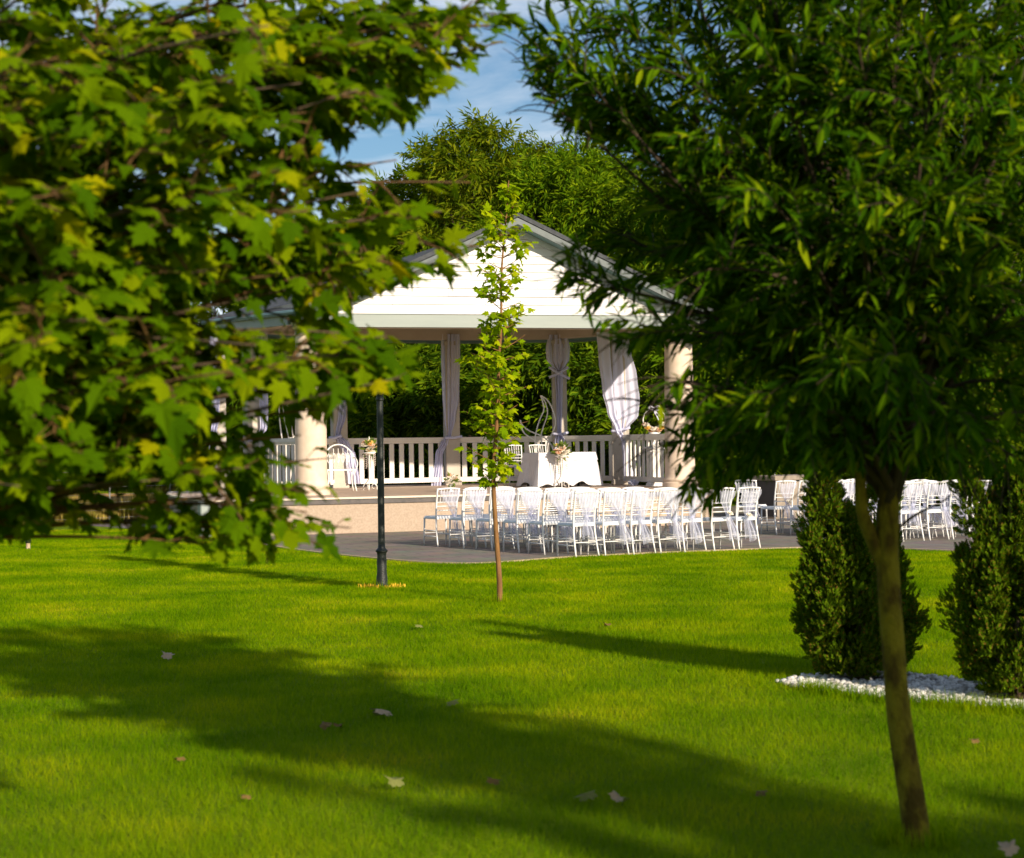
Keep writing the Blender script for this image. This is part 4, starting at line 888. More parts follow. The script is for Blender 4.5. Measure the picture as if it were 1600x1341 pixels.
# ------------------------------------------------------------------ willow-leaved tree at the right
def willow(base, px_shape, tips, name, label, single, density=1.0, seed=3):
    rr = random.Random(seed); root = thing(name, base, label, 'tree', 'narrow leaved trees')
    stem, left, fork = px_shape
    sp = smooth_path(stem, 5); MB().tube(sp, list(np.interp(np.linspace(0, 1, len(sp)), [0, 0.06, 0.3, 0.6, 1], [0.082, 0.055, 0.046, 0.044, 0.034])), 14).build('trunk', 'bark_mossy', root, True)
    if left: lp = smooth_path(left, 5); MB().tube(lp, list(np.linspace(0.032, 0.018, len(lp))), 10).build('stem', 'bark_mossy', root, True)
    LP, LY, LZ, LS = [], [], [], []; tw = MB()
    for n, tip in enumerate(tips):
        tip = Vector(tip); st = fork + Vector((rr.uniform(-0.03, 0.03), rr.uniform(-0.03, 0.03), rr.uniform(-0.15, 0.35)))
        mid = st.lerp(tip, 0.45) + Vector((0, 0, 0.12 + 0.18 * rr.random())); lim = bez(st, mid, tip, 14); L = (tip - st).length
        MB().tube(lim, list(np.linspace(0.020, 0.003, 14)), 6).build('branch', 'dark_twig', root, True)
        cl = [rr.uniform(0.3, 0.98) for q in range(3)] + [0.97]
        for k in range(int(L * 21 * density)):
            t = min(1.0, max(0.2, rr.gauss(rr.choice(cl), 0.055) if rr.random() < 0.8 else rr.uniform(0.22, 1.0))); f = min(t, 0.999) * 13; i = int(f); p = lim[i].lerp(lim[i + 1], f - i); d = (lim[i + 1] - lim[i]).normalized()
            out = (p - (fork + Vector((0, 0, 0.6)))).normalized()
            td = (d * 0.6 + out * 0.4 + Vector((rr.gauss(0, 0.5), rr.gauss(0, 0.5), rr.gauss(0.05, 0.4)))).normalized(); ln = rr.uniform(0.14, 0.36)
            path = bez(p, p + td * ln * 0.55 + Vector((0, 0, 0.03)), p + td * ln + Vector((0, 0, -0.05)), 6); tw.tube(path, [0.0032, 0.003, 0.0026, 0.0022, 0.0018, 0.0012], 4)
            nl = int(ln / 0.0155); roll = rr.uniform(0, 6.28)
            for q in range(nl):
                t2 = 0.12 + 0.88 * q / nl; f2 = min(t2, 0.999) * 5; i2 = int(f2); pp = path[i2].lerp(path[i2 + 1], f2 - i2); dd = (path[i2 + 1] - path[i2]).normalized()
                a = roll + (math.pi if q % 2 else 0) + rr.gauss(0, 0.55); e1 = dd.orthogonal().normalized(); e2 = dd.cross(e1)
                lat = e1 * math.cos(a) + e2 * math.sin(a); ya = dd * rr.uniform(0.6, 1.0) + lat * rr.uniform(0.5, 0.9) + Vector((0, 0, rr.uniform(-0.35, 0.1)))
                LP.append(pp); LY.append(ya); LZ.append(Vector((0.15, -0.25, 0.9)) + Vector((rr.gauss(0, 0.45), rr.gauss(0, 0.45), rr.gauss(0, 0.3)))); LS.append(rr.uniform(0.06, 0.118) * (1 if t2 < 0.9 else 0.75))
    tw.build('twigs', 'dark_twig', root)['kind'] = 'stuff'
    P = np.array([tuple(v) for v in LP]); Y = np.array([tuple(v) for v in LY]); Z = np.array([tuple(v) for v in LZ]); S = np.array(LS)
    return root, P, Y, Z, S
wb = gnd(1432, 1318); wb.z = 0
def wp(x, y, dd=0.0): return at(x, y, wb.y + dd)
fork = wp(1392, 730)
WT = [(848, 95, 0.2), (870, 170, -0.1), (930, 30, 0.5), (1000, 60, -0.3), (1010, 180, 0.1), (1060, -60, 0.2), (1150, -150, -0.4), (1280, -200, 0.2), (1420, -260, -0.3), (1550, -200, 0.3), (1680, -120, -0.4), (1760, 60, 0.1), (1800, 250, -0.2),
      (905, 445, 0.0), (1000, 380, 0.5), (1010, 520, -0.2), (1015, 640, 0.1), (1095, 755, 0.0), (1070, 600, -0.5), (1150, 690, -0.4), (1220, 640, -0.9), (1300, 570, -1.0), (1400, 560, -1.1), (1480, 640, -0.8), (1580, 600, -0.6), (1660, 650, 0.0), (1720, 480, -0.3),
      (1130, 420, -0.8), (1220, 330, -1.1), (1330, 280, -1.2), (1450, 330, -1.2), (1560, 380, -1.0), (1660, 280, -0.7), (1130, 230, -0.7), (1220, 120, -0.9), (1340, 60, -1.1), (1460, 100, -1.1), (1580, 160, -0.8), (1080, 130, -0.4),
      (1100, 300, 0.7), (1200, 200, 1.1), (1330, 150, 1.2), (1460, 200, 1.2), (1580, 300, 0.9), (1150, 500, 0.9), (1260, 450, 1.2), (1400, 400, 1.3), (1530, 480, 1.0), (1230, 600, 0.8), (1350, 650, 0.9), (1480, 560, 1.0), (1560, 690, 0.5), (1250, 700, 0.3), (1500, 720, -0.2), (1590, 720, -0.3), (1180, 560, 0.2), (1300, 400, 0.1), (1450, 450, 0.0), (1380, 200, 0.2), (1250, 250, 0.2), (900, 110, -0.3), (960, 120, 0.2), (950, 200, 0.4), (1050, 20, 0.6), (1150, -20, 0.4), (1250, -60, -0.6), (1350, -120, 0.6), (1480, -100, 0.5), (1600, -20, 0.2), (1550, 60, -0.4), (1650, 180, 0.3), (1400, 0, -0.2), (1300, 40, 0.5), (1180, 60, 0.0), (1080, 220, 0.4), (1050, 430, 0.2), (1100, 520, -0.4), (1060, 690, 0.3), (1320, 720, -0.3), (1620, 420, 0.4), (1500, 240, 0.3), (1180, -40, 0.8), (1260, 20, 0.9), (1340, -40, -0.8), (1430, 30, 0.8), (1520, -40, -0.7), (1600, 60, 0.8), (1480, 150, 0.8), (1380, 110, 0.9), (1280, 110, -0.4), (1550, 230, 0.6), (1450, -30, 0.2), (1580, -80, 0.7), (1120, 80, 0.7), (1620, 130, -0.2), (1060, 320, 0.3), (1180, 380, 0.5), (1100, 640, 0.2), (1160, 720, 0.3), (1300, 680, 0.5)]
root, P, Y, Z, S = willow(wb, ([wb, wp(1428, 1270), wp(1405, 1120), wp(1395, 1000), wp(1388, 900), wp(1387, 830), wp(1392, 730), wp(1405, 600), wp(1400, 420)], [wp(1384, 885), wp(1362, 840), wp(1346, 790), wp(1342, 700), wp(1325, 560)], fork),
              [wp(*t) for t in WT], 'willow_leaved_tree', 'slender leaning tree with dense narrow leaves in the right foreground', True)
# bare side shoot low on the trunk
MB().tube(smooth_path([wp(1398, 830), wp(1430, 805), wp(1470, 785), wp(1496, 766)], 4), [0.006] * 6 + [0.004] * 4 + [0.002] * 3, 6).build('side_shoot', 'dark_twig', root, True)
WOUT = [(700, -900), (2600, -900), (2600, 760), (1640, 742), (1500, 748), (1420, 738), (1340, 735), (1250, 745), (1135, 752), (1112, 805), (1072, 800), (1045, 745), (1035, 665), (1010, 560), (865, 500), (865, 395), (960, 300), (955, 235), (880, 205), (820, 120)]
x, y, d = to_px(P + unit(Y) * (S * 0.6)[:, None]); keep = pip(x, y, WOUT); u_ = rng.random(len(P)); keep &= ~((pip(x, y, [(985, 560), (1046, 560), (1046, 775), (985, 775)]) & (u_ < 0.85)) | (pip(x, y, [(925, 235), (1045, 235), (1045, 405), (940, 395)]) & (u_ < 0.6)) | (pip(x, y, [(1000, 385), (1100, 425), (1100, 525), (1005, 505)]) & (u_ < 0.55)) | (pip(x, y, [(1040, 510), (1096, 510), (1096, 800), (1040, 800)]) & (u_ < 0.45))); P, Y, Z, S = P[keep], Y[keep], Z[keep], S[keep]
leaf_part(root, P, frames(Y, Z), S, LANCE, rng.integers(0, 3, len(P)), 'willow_leaf')
N_WIL = len(P)

# a second tree of the same kind stands behind the camera to the right; its shade reaches the lawn and the trunk
nb = Vector((5.75, 0.55, 0)); nf = nb + Vector((-0.05, 0, 1.55))
ntips = []
r2 = random.Random(5)
for k in range(52):
    a = r2.uniform(0, 6.28); e = r2.uniform(-0.55, 1.0); q = math.sqrt(max(0.05, 1 - e * e)); rad = r2.uniform(0.75, 1.1)
    ntips.append(nb + Vector((math.cos(a) * q * 1.15 * rad, math.sin(a) * q * 1.15 * rad, 3.0 + e * 1.85)))
root, P, Y, Z, S = willow(nb, ([nb, nb + Vector((0.02, 0, 0.6)), nf, nf + Vector((0, 0, 1.0))], None, nf), ntips, 'willow_leaved_tree', 'neighbouring narrow leaved tree standing out of frame at the right', False, 0.55, 8)
V, T = merge([scatter(*LANCE[k], P[k::3], frames(Y[k::3], Z[k::3]), S[k::3] * 1.6) for k in range(3)])
np_obj('foliage', V, T, 'willow_leaf', root)['kind'] = 'stuff'

# ------------------------------------------------------------------ sapling in the middle of the lawn
sb = gnd(781, 942); sb.z = 0
sap = thing('young_tree', sb, 'slim young tree with bright yellow green leaves in the middle of the lawn', 'tree')
def sp_(x, y): return at(x, y, sb.y)
stem = smooth_path([sb, sp_(780, 900), sp_(775, 830), sp_(771, 740), sp_(777, 650), sp_(779, 580), sp_(783, 500), sp_(784, 420), sp_(791, 340), sp_(795, 282)], 5)
MB().tube(stem, list(np.linspace(0.031, 0.005, len(stem))), 9).build('trunk', 'bark_young', sap, True)
SP, SY, SZ, SS = [], [], [], []; tw = MB()
rr = random.Random(21)
for k in range(150):
    yy = rr.uniform(280, 742); w = np.interp(yy, [280, 320, 380, 470, 510, 560, 640, 700, 742], [14, 36, 44, 56, 44, 52, 54, 58, 40])
    i = int(np.argmin([abs(to_px([tuple(p)])[1][0] - (yy + 16)) for p in stem])); p = stem[i]
    a = rr.uniform(0, 6.28); ln = w / 154.0 * rr.uniform(0.4, 1.15)
    d = Vector((math.cos(a), math.sin(a), rr.uniform(0.05, 0.5))).normalized(); path = bez(p, p + d * ln * 0.6, p + d * ln + Vector((0, 0, 0.03)), 5)
    tw.tube(path, [0.006, 0.005, 0.004, 0.003, 0.002], 5)
    for q in range(rr.randint(5, 8)):
        t = 0.25 + 0.75 * rr.random(); f = min(t, 0.999) * 4; j = int(f); pp = path[j].lerp(path[j + 1], f - j); sd_ = Vector((rr.gauss(0, 1), rr.gauss(0, 1), rr.gauss(0.1, 0.5))).normalized()
        pp = pp + sd_ * 0.035; SP.append(pp); SY.append(d * 0.5 + sd_ * 0.7 + Vector((0, 0, -0.25))); SZ.append(Vector((0.25, -0.35, 0.8)) + Vector((rr.gauss(0, 0.4), rr.gauss(0, 0.4), rr.gauss(0, 0.3)))); SS.append(rr.uniform(0.05, 0.092))
tw.build('twigs', 'bark_young', sap)['kind'] = 'stuff'
P = np.array([tuple(v) for v in SP]); Y = np.array([tuple(v) for v in SY]); Z = np.array([tuple(v) for v in SZ]); S = np.array(SS)
leaf_part(sap, P, frames(Y, Z), S, PLANE, rng.integers(0, 5, len(P)), 'sapling_leaf')

# ------------------------------------------------------------------ thujas
def thuja(base, spires, label, seed):
    r = np.random.default_rng(seed); root = thing('thuja', base, label, 'shrub', 'thujas on the pebble strip')
    MB().tube([base, base + Vector((0.02, 0, 0.3)), base + Vector((0, 0, 0.8))], [0.05, 0.035, 0.02], 8).build('trunk', 'bark', root, True)
    for q in range(7):
        a = q * 0.9; MB().tube(smooth_path([base + Vector((0.03 * math.cos(a), 0.03 * math.sin(a), 0.02)), base + Vector((0.12 * math.cos(a), 0.12 * math.sin(a), 0.18)), base + Vector((0.2 * math.cos(a), 0.2 * math.sin(a), 0.5))], 3), 0.009, 5).build('stem', 'dark_twig', root, True)
    fl, ft = [], []
    for q in range(9):
        sgn = -1 if q % 2 else 1; y0 = 0.10 * q; k0 = len(fl); ln = 0.42 * (1 - 0.07 * q)
        fl += [(0, y0, 0), (sgn * ln * 0.75, y0 + ln * 0.75 + 0.05, 0.03), (sgn * ln * 0.55 - sgn * 0.10, y0 + ln * 0.85 + 0.06, -0.02), (0, y0 + 0.13, 0)]; ft += [(k0, k0 + 1, k0 + 2), (k0, k0 + 2, k0 + 3)]
    fan, ft = np.array(fl), np.array(ft)
    Ps, Ys, Zs, Ss = [], [], [], []
    for (c, rad, h, n) in spires:
        n = int(n * 1.7)
        nc = 46; ct = (np.arange(nc) + r.random(nc)) / nc; ca2 = r.random(nc) * 6.283
        prof = np.interp(ct, [0, 0.06, 0.25, 0.55, 0.8, 1.0], [0.55, 0.85, 1.0, 0.80, 0.5, 0.10]) * r.uniform(0.68, 1.12, nc)
        C = np.array(c) + np.stack([np.cos(ca2) * rad * prof * 0.8, np.sin(ca2) * rad * prof * 0.8, 0.08 + ct * h], -1)
        ci = r.integers(0, nc, n); dr = unit(r.normal(size=(n, 3))); cr_ = (0.045 + 0.085 * r.random(nc)) * (rad / 0.3) ** 0.5
        Pn = C[ci] + dr * (cr_[ci] * r.random(n) ** 0.4)[:, None] * np.array([1, 1, 1.5]); out = unit((Pn - np.array(c)) * [1, 1, 0])
        Pn[:, 2] = np.maximum(Pn[:, 2], 0.05); Ps.append(Pn)
        Ys.append(out * 0.5 + dr * 0.4 + np.array([0, 0, 0.85]) + r.normal(size=(n, 3)) * 0.3); tang = np.stack([-out[:, 1], out[:, 0], 0 * out[:, 0]], -1)
        Zs.append(tang * r.normal(size=(n, 1)) + out * 0.6 + r.normal(size=(n, 3)) * 0.4); Ss.append(r.uniform(0.030, 0.070, n))
    P = np.concatenate(Ps); V, T = scatter(fan, ft, P, frames(np.concatenate(Ys), np.concatenate(Zs)), np.concatenate(Ss))
    np_obj('foliage', V, T, 'thuja_leaf', root)['kind'] = 'stuff'
t1 = gnd(1345, 1062); t1.z = 0
def off(b, dx, dy=0.0): return (b.x + dx, b.y + dy, 0)
thuja(t1, [(off(t1, -0.08), 0.32, 0.98, 6000), (off(t1, -0.23, -0.02), 0.18, 1.42, 3300), (off(t1, 0.18, 0.1), 0.25, 0.82, 3200), (off(t1, 0.20, 0.12), 0.11, 1.85, 1500)], 'narrow thuja behind the leaning trunk on the pebble strip', 1)
t2 = gnd(1588, 1092); t2.z = 0
thuja(t2, [(off(t2, 0.02), 0.36, 1.35, 6500), (off(t2, -0.17, 0.05), 0.20, 1.72, 3400), (off(t2, 0.2), 0.28, 1.5, 3400), (off(t2, 0.03, 0.1), 0.17, 1.95, 2100)], 'bushy thuja at the right edge of the picture', 2)

# ------------------------------------------------------------------ pebble strip
BED = [gnd(1212, 1068), gnd(1260, 1060), gnd(1340, 1054), gnd(1420, 1056), gnd(1500, 1066), gnd(1600, 1082), gnd(1760, 1100), gnd(1760, 1130), gnd(1600, 1112), gnd(1500, 1104), gnd(1400, 1097), gnd(1300, 1085), gnd(1250, 1077)]
BED2 = [(p.x, p.y) for p in BED]
bedo = MB().prism(BED2, -0.01, 0.008).build('pebble_bed', 'soil'); tag(bedo, 'strip of white pebbles under the thujas', kind='structure')
def pebble_mesh(seed):
    r = np.random.default_rng(seed); V = []; T = []
    n, m = 8, 5
    for i in range(m):
        ph = math.pi * (i + 0.0) / (m - 1)
        for k in range(n): a = 2 * math.pi * k / n; V.append((math.sin(ph) * math.cos(a), math.sin(ph) * math.sin(a) * 0.8, math.cos(ph) * 0.6))
    V = np.array(V) * (1 + 0.12 * r.normal(size=(len(V), 1)) * (np.abs(np.array(V)[:, 2:3]) < 0.58))
    for i in range(m - 1):
        for k in range(n): j = (k + 1) % n; T += [(i * n + k, (i + 1) * n + k, (i + 1) * n + j), (i * n + k, (i + 1) * n + j, i * n + j)]
    return V, np.array(T)
PEB = [pebble_mesh(k) for k in range(4)]
bx0, bx1 = min(p[0] for p in BED2), max(p[0] for p in BED2); by0, by1 = min(p[1] for p in BED2), max(p[1] for p in BED2)
x = rng.uniform(bx0, bx1, 9000); y = rng.uniform(by0, by1, 9000); ok = pip(x, y, BED2); x, y = x[ok], y[ok]
far = (np.hypot(x - t1.x, y - t1.y) > 0.16) & (np.hypot(x - t2.x, y - t2.y) > 0.2); x, y = x[far], y[far]
cell = {}; sel = []
for i in range(len(x)):
    k = (round(x[i] / 0.042), round(y[i] / 0.042))
    if k not in cell: cell[k] = 1; sel.append(i)
    elif cell[k] < 2: cell[k] += 1; sel.append(i)
P = np.stack([x[sel], y[sel], rng.uniform(0.006, 0.022, len(sel))], -1); S = rng.uniform(0.011, 0.031, len(sel)); Rm = frames(rand_dir(len(sel)) * [1, 1, 0.3], np.array([0, 0, 1.0]) + 0.3 * rng.normal(size=(len(sel), 3)))
idx = rng.integers(0, 4, len(sel)); px, py, pd_ = to_px(P); sc = np.where((px > 0) & (px < 1600), S / pd_, 0); pick = set(np.argsort(-sc)[:300].tolist())
pm = []
for V, T in PEB: me = np_mesh('pebble', V, T, True); me.materials.append(MATS['pebble']); pm.append(me)
for i in pick:
    o = link(bpy.data.objects.new('pebble', pm[idx[i]]), bedo)
    o.matrix_local = Matrix([list(Rm[i][r] * S[i]) + [P[i][r]] for r in range(3)] + [[0, 0, 0, 1]])
rest = np.array([i for i in range(len(sel)) if i not in pick])
V, T = merge([scatter(*PEB[k], P[rest][idx[rest] == k], Rm[rest][idx[rest] == k], S[rest][idx[rest] == k]) for k in range(4)])
np_obj('pebbles', V, T, 'pebble', bedo, True)['kind'] = 'stuff'

# ------------------------------------------------------------------ fallen leaves
FALL = [(260, 1029, 0.11, 'pale_dry_leaf', 'tan star shaped fallen leaf on the sunny lawn at the left'), (600, 1116, 0.15, 'pale_dry_leaf', 'largest pale fallen leaf lying in the shade on the lawn'),
        (503, 1137, 0.08, 'dry_leaf', 'small brown curled leaf left of the large pale leaf'), (527, 1135, 0.07, 'dry_leaf', 'tiny upright dry leaf just left of the large pale leaf'),
        (706, 1100, 0.10, 'green_fallen_leaf', 'dull green fallen leaf right of the large pale leaf'), (619, 1228, 0.11, 'green_fallen_leaf', 'pale green fallen leaf on the near lawn below the shade band'),
        (770, 1224, 0.08, 'dry_leaf', 'brown leaf at the lower middle of the lawn'), (920, 1247, 0.11, 'green_fallen_leaf', 'greenish fallen leaf, left one of a close pair'),
        (961, 1250, 0.10, 'pale_dry_leaf', 'tan fallen leaf, right one of a close pair'), (1187, 1242, 0.07, 'dry_leaf', 'small brown leaf left of the leaning trunk foot'),
        (1525, 1161, 0.06, 'dry_leaf', 'small brown leaf right of the leaning trunk'), (284, 1188, 0.07, 'dry_leaf', 'small brown leaf on the lower left lawn, left of two'),
        (385, 1247, 0.06, 'dry_leaf', 'tiny brown leaf on the lower left lawn, right of two'), (950, 977, 0.08, 'dry_leaf', 'brown leaf on the sunny lawn above the long thin shadow'),
        (655, 979, 0.09, 'green_fallen_leaf', 'dark leaf on the sunny lawn below the lamp post'), (1583, 1334, 0.09, 'pale_dry_leaf', 'pale leaf tip at the lower right corner')]
for k, (x_, y_, s_, m_, lab) in enumerate(FALL):
    V, T = PLANE[k % 5]; r = random.Random(k); V = V.copy(); V[:, 2] += 0.25 * V[:, 0] ** 2 + 0.15 * np.sin(4 * V[:, 1]); me = np_mesh('fallen_leaf', V, T); me.materials.append(MATS[m_])
    o = bpy.data.objects.new('fallen_leaf', me); col.objects.link(o); p = gnd(x_, y_, 0.036); o.location = p; o.scale = (s_ * 0.8,) * 3
    o.rotation_euler = (r.uniform(0.15, 0.6), r.uniform(-0.35, 0.35), r.uniform(-0.9, 0.9)); tag(o, lab, 'leaf', 'fallen leaves on the lawn')

# ------------------------------------------------------------------ trees behind the pavilion
def far_tree(seed, h, rad, low, mname, sprays):
    """trunk, boughs and leaf sprays gathered in uneven clumps"""
    r = np.random.default_rng(seed); rr = random.Random(seed)
    tk = MB(); top = Vector((rr.uniform(-0.4, 0.4), rr.uniform(-0.4, 0.4), h * 0.75)); pt = smooth_path([(0, 0, 0), (rr.uniform(-0.2, 0.2), 0.1, h * 0.25), (rr.uniform(-0.3, 0.3), -0.1, h * 0.5), top], 4)
    tk.tube(pt, list(np.linspace(0.20, 0.05, len(pt))), 8)
    C = []
    for k in range(84):
        a = rr.uniform(0, 6.283); e = rr.uniform(0, 1); zc = low + (h - low) * e; w = rad * np.interp(e, [0, 0.15, 0.45, 0.75, 1.0], [0.65, 0.9, 1.0, 0.75, 0.25]) * rr.uniform(0.45, 1.08)
        C.append((math.cos(a) * w, math.sin(a) * w, zc, rr.uniform(0.25, 0.70) * rad / 3.2))
        if k % 2 == 0:
            s = pt[int(min(len(pt) - 1, max(1, len(pt) * (zc / h) * 0.8)))]; e_ = Vector(C[-1][:3]); tk.tube(bez(s, s.lerp(e_, 0.5) + Vector((0, 0, 0.3)), e_, 6), [0.06, 0.05, 0.04, 0.03, 0.02, 0.01], 5)
    C = np.array(C); n = sprays; ci = r.integers(0, len(C), n); dirs = unit(r.normal(size=(n, 3))); P = C[ci, :3] + dirs * (C[ci, 3] * r.random(n) ** 0.45)[:, None] * np.array([1.15, 1.15, 0.8])
    lf = []; tf = []
    for q in range(7):
        s = -1 if q % 2 else 1; y0 = 0.12 * q; yl = 0.36 * s if q < 6 else 0.0; b = len(lf)
        lf += [(0, y0, 0), (yl * 0.55 + 0.05, y0 + 0.16, 0.02), (yl, y0 + 0.30 + (0.18 if q == 6 else 0), -0.10), (yl * 0.4 - 0.06, y0 + 0.20, 0.0)]; tf += [(b, b + 1, b + 2), (b, b + 2, b + 3)]
    V, T = scatter(np.array(lf), np.array(tf), P, frames(dirs * 0.8 + r.normal(size=(n, 3)) * 0.4 + [0, 0, -0.15], np.array([0.1, -0.3, 0.9]) + 0.5 * r.normal(size=(n, 3))), r.uniform(0.40, 0.70, n))
    me = np_mesh('crown', V, T); me.materials.append(MATS[mname]); bm_ = bpy.data.meshes.new('trunk'); bm_.from_pydata([tuple(p) for p in tk.v], [], tk.f); bm_.materials.append(MATS['dark_twig'])
    return me, bm_
KINDS = [far_tree(1, 10.5, 3.2, 1.4, 'far_leaf_mid', 5200), far_tree(2, 10.0, 3.4, 0.6, 'far_leaf_deep', 5200), far_tree(3, 11.0, 3.0, 2.0, 'far_leaf_gold', 4200), far_tree(4, 5.2, 2.6, 0.3, 'far_leaf_deep', 6000), far_tree(5, 4.6, 2.4, 0.25, 'far_leaf_mid', 6000)]
BACK = [  # pixel x, depth, kind, scale, label
    (735, 54, 2, 1.07, 'tallest tree on the skyline, its open brownish top above the gable'), (640, 57, 0, 1.00, 'leafy tree on the skyline left of the tallest one'), (880, 52, 0, 1.0, 'bright leafy tree rising behind the right slope of the gable'),
    (975, 56, 1, 1.08, 'deep green tree behind the willow leaves right of the gable'), (820, 60, 2, 1.1, 'yellowish tree on the skyline straight above the gable tip'), (560, 60, 2, 0.92, 'golden green tree behind the sky gap at the left'),
    (690, 59, 1, 1.05, 'deep green tree just left of the tallest skyline tree'), (785, 57, 0, 1.06, 'green tree between the tallest tree and the gable tip'), (928, 55, 0, 1.05, 'light green tree between the gable slope and the willow leaves'), (600, 63, 1, 1.0, 'rounded dark tree under the left end of the sky gap'), (505, 62, 0, 0.92, 'green tree behind plane leaves left of the sky gap'), (450, 62, 1, 0.86, 'dark tree behind the plane leaves, above the left eave'), (340, 66, 0, 0.86, 'mid green tree behind the plane leaves, left of the pavilion'), (215, 70, 1, 0.84, 'dark tree far behind the dry field'),
    (95, 68, 0, 0.90, 'green tree far behind the fence near the left edge'), (-30, 64, 1, 0.95, 'dark tree cut by the left edge of the picture'), (1080, 50, 1, 0.98, 'dark tree behind the right round column'), (1190, 54, 0, 1.05, 'green tree behind the dark counter'),
    (1310, 50, 1, 1.00, 'dark tree seen between the willow stems'), (1420, 53, 2, 1.0, 'golden tree behind the right block of chairs'), (1530, 49, 1, 1.0, 'deep green tree behind the thuja at the right'), (1650, 52, 0, 1.0, 'green tree cut by the right edge'),
    (600, 45, 3, 1.0, 'low dense tree seen over the railing beside the lamp post'), (690, 47, 4, 1.15, 'bright low tree seen over the railing left of the young tree'), (790, 45.5, 3, 1.15, 'dark low tree seen over the railing behind the young tree'), (900, 46, 4, 1.1, 'leafy low tree seen over the railing behind the table'),
    (1010, 45, 3, 1.1, 'low dark tree behind the flower hoop'), (480, 46, 3, 1.0, 'low dark tree behind the left round column'), (1120, 43, 4, 0.95, 'low green tree right of the pavilion'), (1230, 44, 3, 0.95, 'low dark tree right behind the counter'),
    (1340, 42, 3, 0.9, 'low dark tree behind the thuja by the leaning trunk'), (1450, 43, 4, 0.95, 'low green tree behind the chairs at the right'), (1560, 41, 3, 0.95, 'low dark tree behind the rightmost thuja'), (380, 62, 3, 1.0, 'low bush behind the left end of the stage'), (270, 72, 3, 1.1, 'low bush beyond the dry field'), (130, 72, 4, 1.1, 'pale low bush beyond the dry field'), (20, 58, 3, 1.0, 'low bush behind the fence at the left edge'), (1660, 43, 4, 1.0, 'low green bush at the far right edge')]
for k, (px_, D, kd, sc, lab) in enumerate(BACK):
    p = at(px_, 700, D); root = thing('background_tree' if kd < 3 else 'background_bush', (p.x, D, 0), lab, 'tree', 'trees behind the pavilion'); root.rotation_euler = (0, 0, k * 1.7); root.scale = (sc, sc, sc)
    me, tr = KINDS[kd]; link(bpy.data.objects.new('trunk', tr), root); link(bpy.data.objects.new('crown', me), root)
# a wood that closes the view behind them
V, T = [], []
r = np.random.default_rng(9); n = 9000
xx = r.uniform(-48, 60, n); yy = 76 + r.uniform(0, 8, n) + 0.06 * np.abs(xx); zz = r.random(n) ** 0.8 * (6.5 + 1.5 * np.sin(xx * 0.55) + 1.1 * np.sin(xx * 1.3 + 1))
q4 = np.array([(-0.5, 0, 0), (0.1, 0.45, 0.15), (0.6, 0.1, 0), (0.05, -0.4, -0.1)]); t4 = np.array([(0, 1, 2), (0, 2, 3)])
V, T = scatter(q4, t4, np.stack([xx, yy, zz], -1), frames(r.normal(size=(n, 3)), np.array([0, -0.6, 0.6]) + 0.6 * r.normal(size=(n, 3))), r.uniform(0.5, 1.1, n))
tag(np_obj('distant_wood', V, T, 'far_leaf_deep'), 'distant green wood closing the view behind the trees', kind='stuff')

# ------------------------------------------------------------------ grass
def blades(n, X, Y, h, w, lean, seed):
    r = np.random.default_rng(seed); a = r.random(n) * 6.283; ca_, sa = np.cos(a), np.sin(a); l = lean * r.normal(size=n); b = r.random(n) * 6.283
    P0 = np.stack([X - ca_ * w / 2, Y - sa * w / 2, 0 * X], -1); P1 = np.stack([X + ca_ * w / 2, Y + sa * w / 2, 0 * X], -1); P2 = np.stack([X + np.cos(b) * l * h, Y + np.sin(b) * l * h, h], -1)
    V = np.stack([P0, P1, P2], 1).reshape(-1, 3); T = np.arange(3 * n).reshape(-1, 3); return V, T
parts = []; PB = [(p[0], p[1]) for p in PATIO]
n = 1250000
D = rng.uniform(5.6, 33.5, n); X = rng.uniform(-1, 1, n) * (0.345 * D + 1.0)
# keep the density even per metre of width: thin the near rows where the strip is narrow
keep = rng.random(n) < np.clip((0.345 * D + 1.0) / (0.345 * 14 + 1.0), 0, 1) ** 0.15
keep &= ~pip(X, D, PB) & ~pip(X, D, BED2) & ~pip(X, D, [(s.x, s.y) for s in STAGE]); X, D = X[keep], D[keep]; n = len(X)
tuft = 0.5 + 0.5 * np.sin(X * 2.1 + 1.7 * np.sin(D * 1.3)) * np.sin(D * 1.9 + X)
h = (0.028 + 0.026 * rng.random(n)) * (0.8 + 0.4 * tuft) * np.clip(1.25 - D / 40, 0.6, 1.1); wd = 0.0029 * np.clip(D / 8, 0.9, 5)
parts.append(blades(n, X, D, h, wd, 0.75, 4))
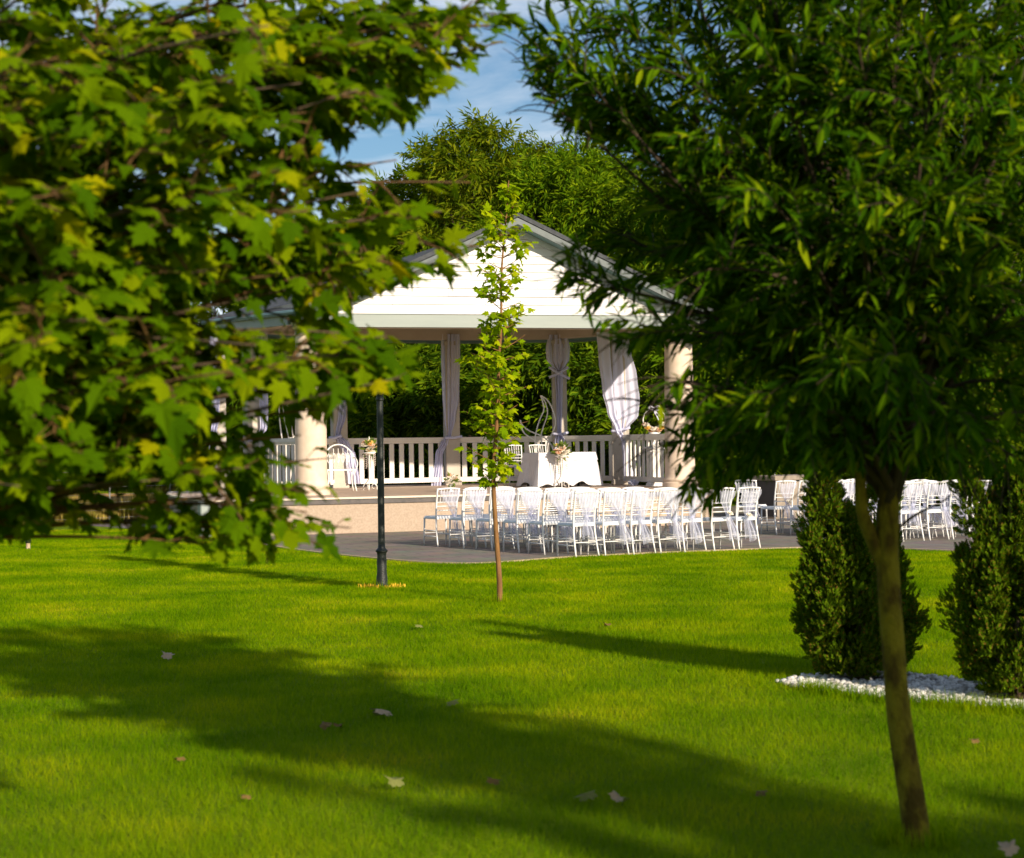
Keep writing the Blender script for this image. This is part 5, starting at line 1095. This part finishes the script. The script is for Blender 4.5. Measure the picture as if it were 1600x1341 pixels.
# longer blades along the pebble strip and round the trunks
m = 2600; t = rng.random(m); i = rng.integers(7, 12, m); Bx = np.array([p[0] for p in BED2]); By = np.array([p[1] for p in BED2])
X2 = Bx[i] + (Bx[(i + 1) % 13] - Bx[i]) * t + rng.normal(size=m) * 0.03; D2 = By[i] + (By[(i + 1) % 13] - By[i]) * t - np.abs(rng.normal(size=m)) * 0.10
parts.append(blades(m, X2, D2, rng.uniform(0.05, 0.11, m), np.full(m, 0.005), 0.4, 5))
for (bx, by, r_, c_) in ((wb.x, wb.y, 0.14, 420), (sb.x, sb.y, 0.12, 200), (lb.x, lb.y, 0.13, 140)):
    a = rng.random(c_) * 6.283; q = r_ * (0.5 + 0.7 * rng.random(c_)); parts.append(blades(c_, bx + np.cos(a) * q, by + np.sin(a) * q, rng.uniform(0.05, 0.12, c_), np.full(c_, 0.006), 0.35, 6))
V, T = merge(parts); tag(np_obj('grass', V, T, 'grass_blade'), 'short bright green grass of the lawn', kind='stuff')
# yellow scraps round the lamp foot
m = 260; a = rng.random(m) * 6.283; q = 0.10 + 0.13 * rng.random(m)
V, T = blades(m, lb.x + np.cos(a) * q * 1.2, lb.y + np.sin(a) * q * 0.8, rng.uniform(0.02, 0.055, m), np.full(m, 0.02), 0.8, 7)
tag(np_obj('dry_scraps', V, T, 'yellow_scrap'), 'yellow dry scraps in a ring round the lamp foot', kind='stuff')
# tall dry grass along the fence
m = 16000; t = rng.random(m); base = np.array([[fa.x - 3, fa.y - 2.4], [fb.x, fb.y]]); X = base[0, 0] + (base[1, 0] - base[0, 0]) * t + rng.normal(size=m) * 0.25; D = base[0, 1] + (base[1, 1] - base[0, 1]) * t + 0.9 + rng.random(m) * 1.8
V, T = blades(m, X, D, rng.uniform(0.2, 0.75, m) * (0.7 + 0.5 * np.sin(X * 1.7) ** 2), np.full(m, 0.025), 0.22, 8)
tag(np_obj('tall_dry_grass', V, T, 'dry_grass'), 'yellow tall dry grass growing along the wire fence', kind='stuff')
print('LEAVES', N_PLANE, N_WIL)
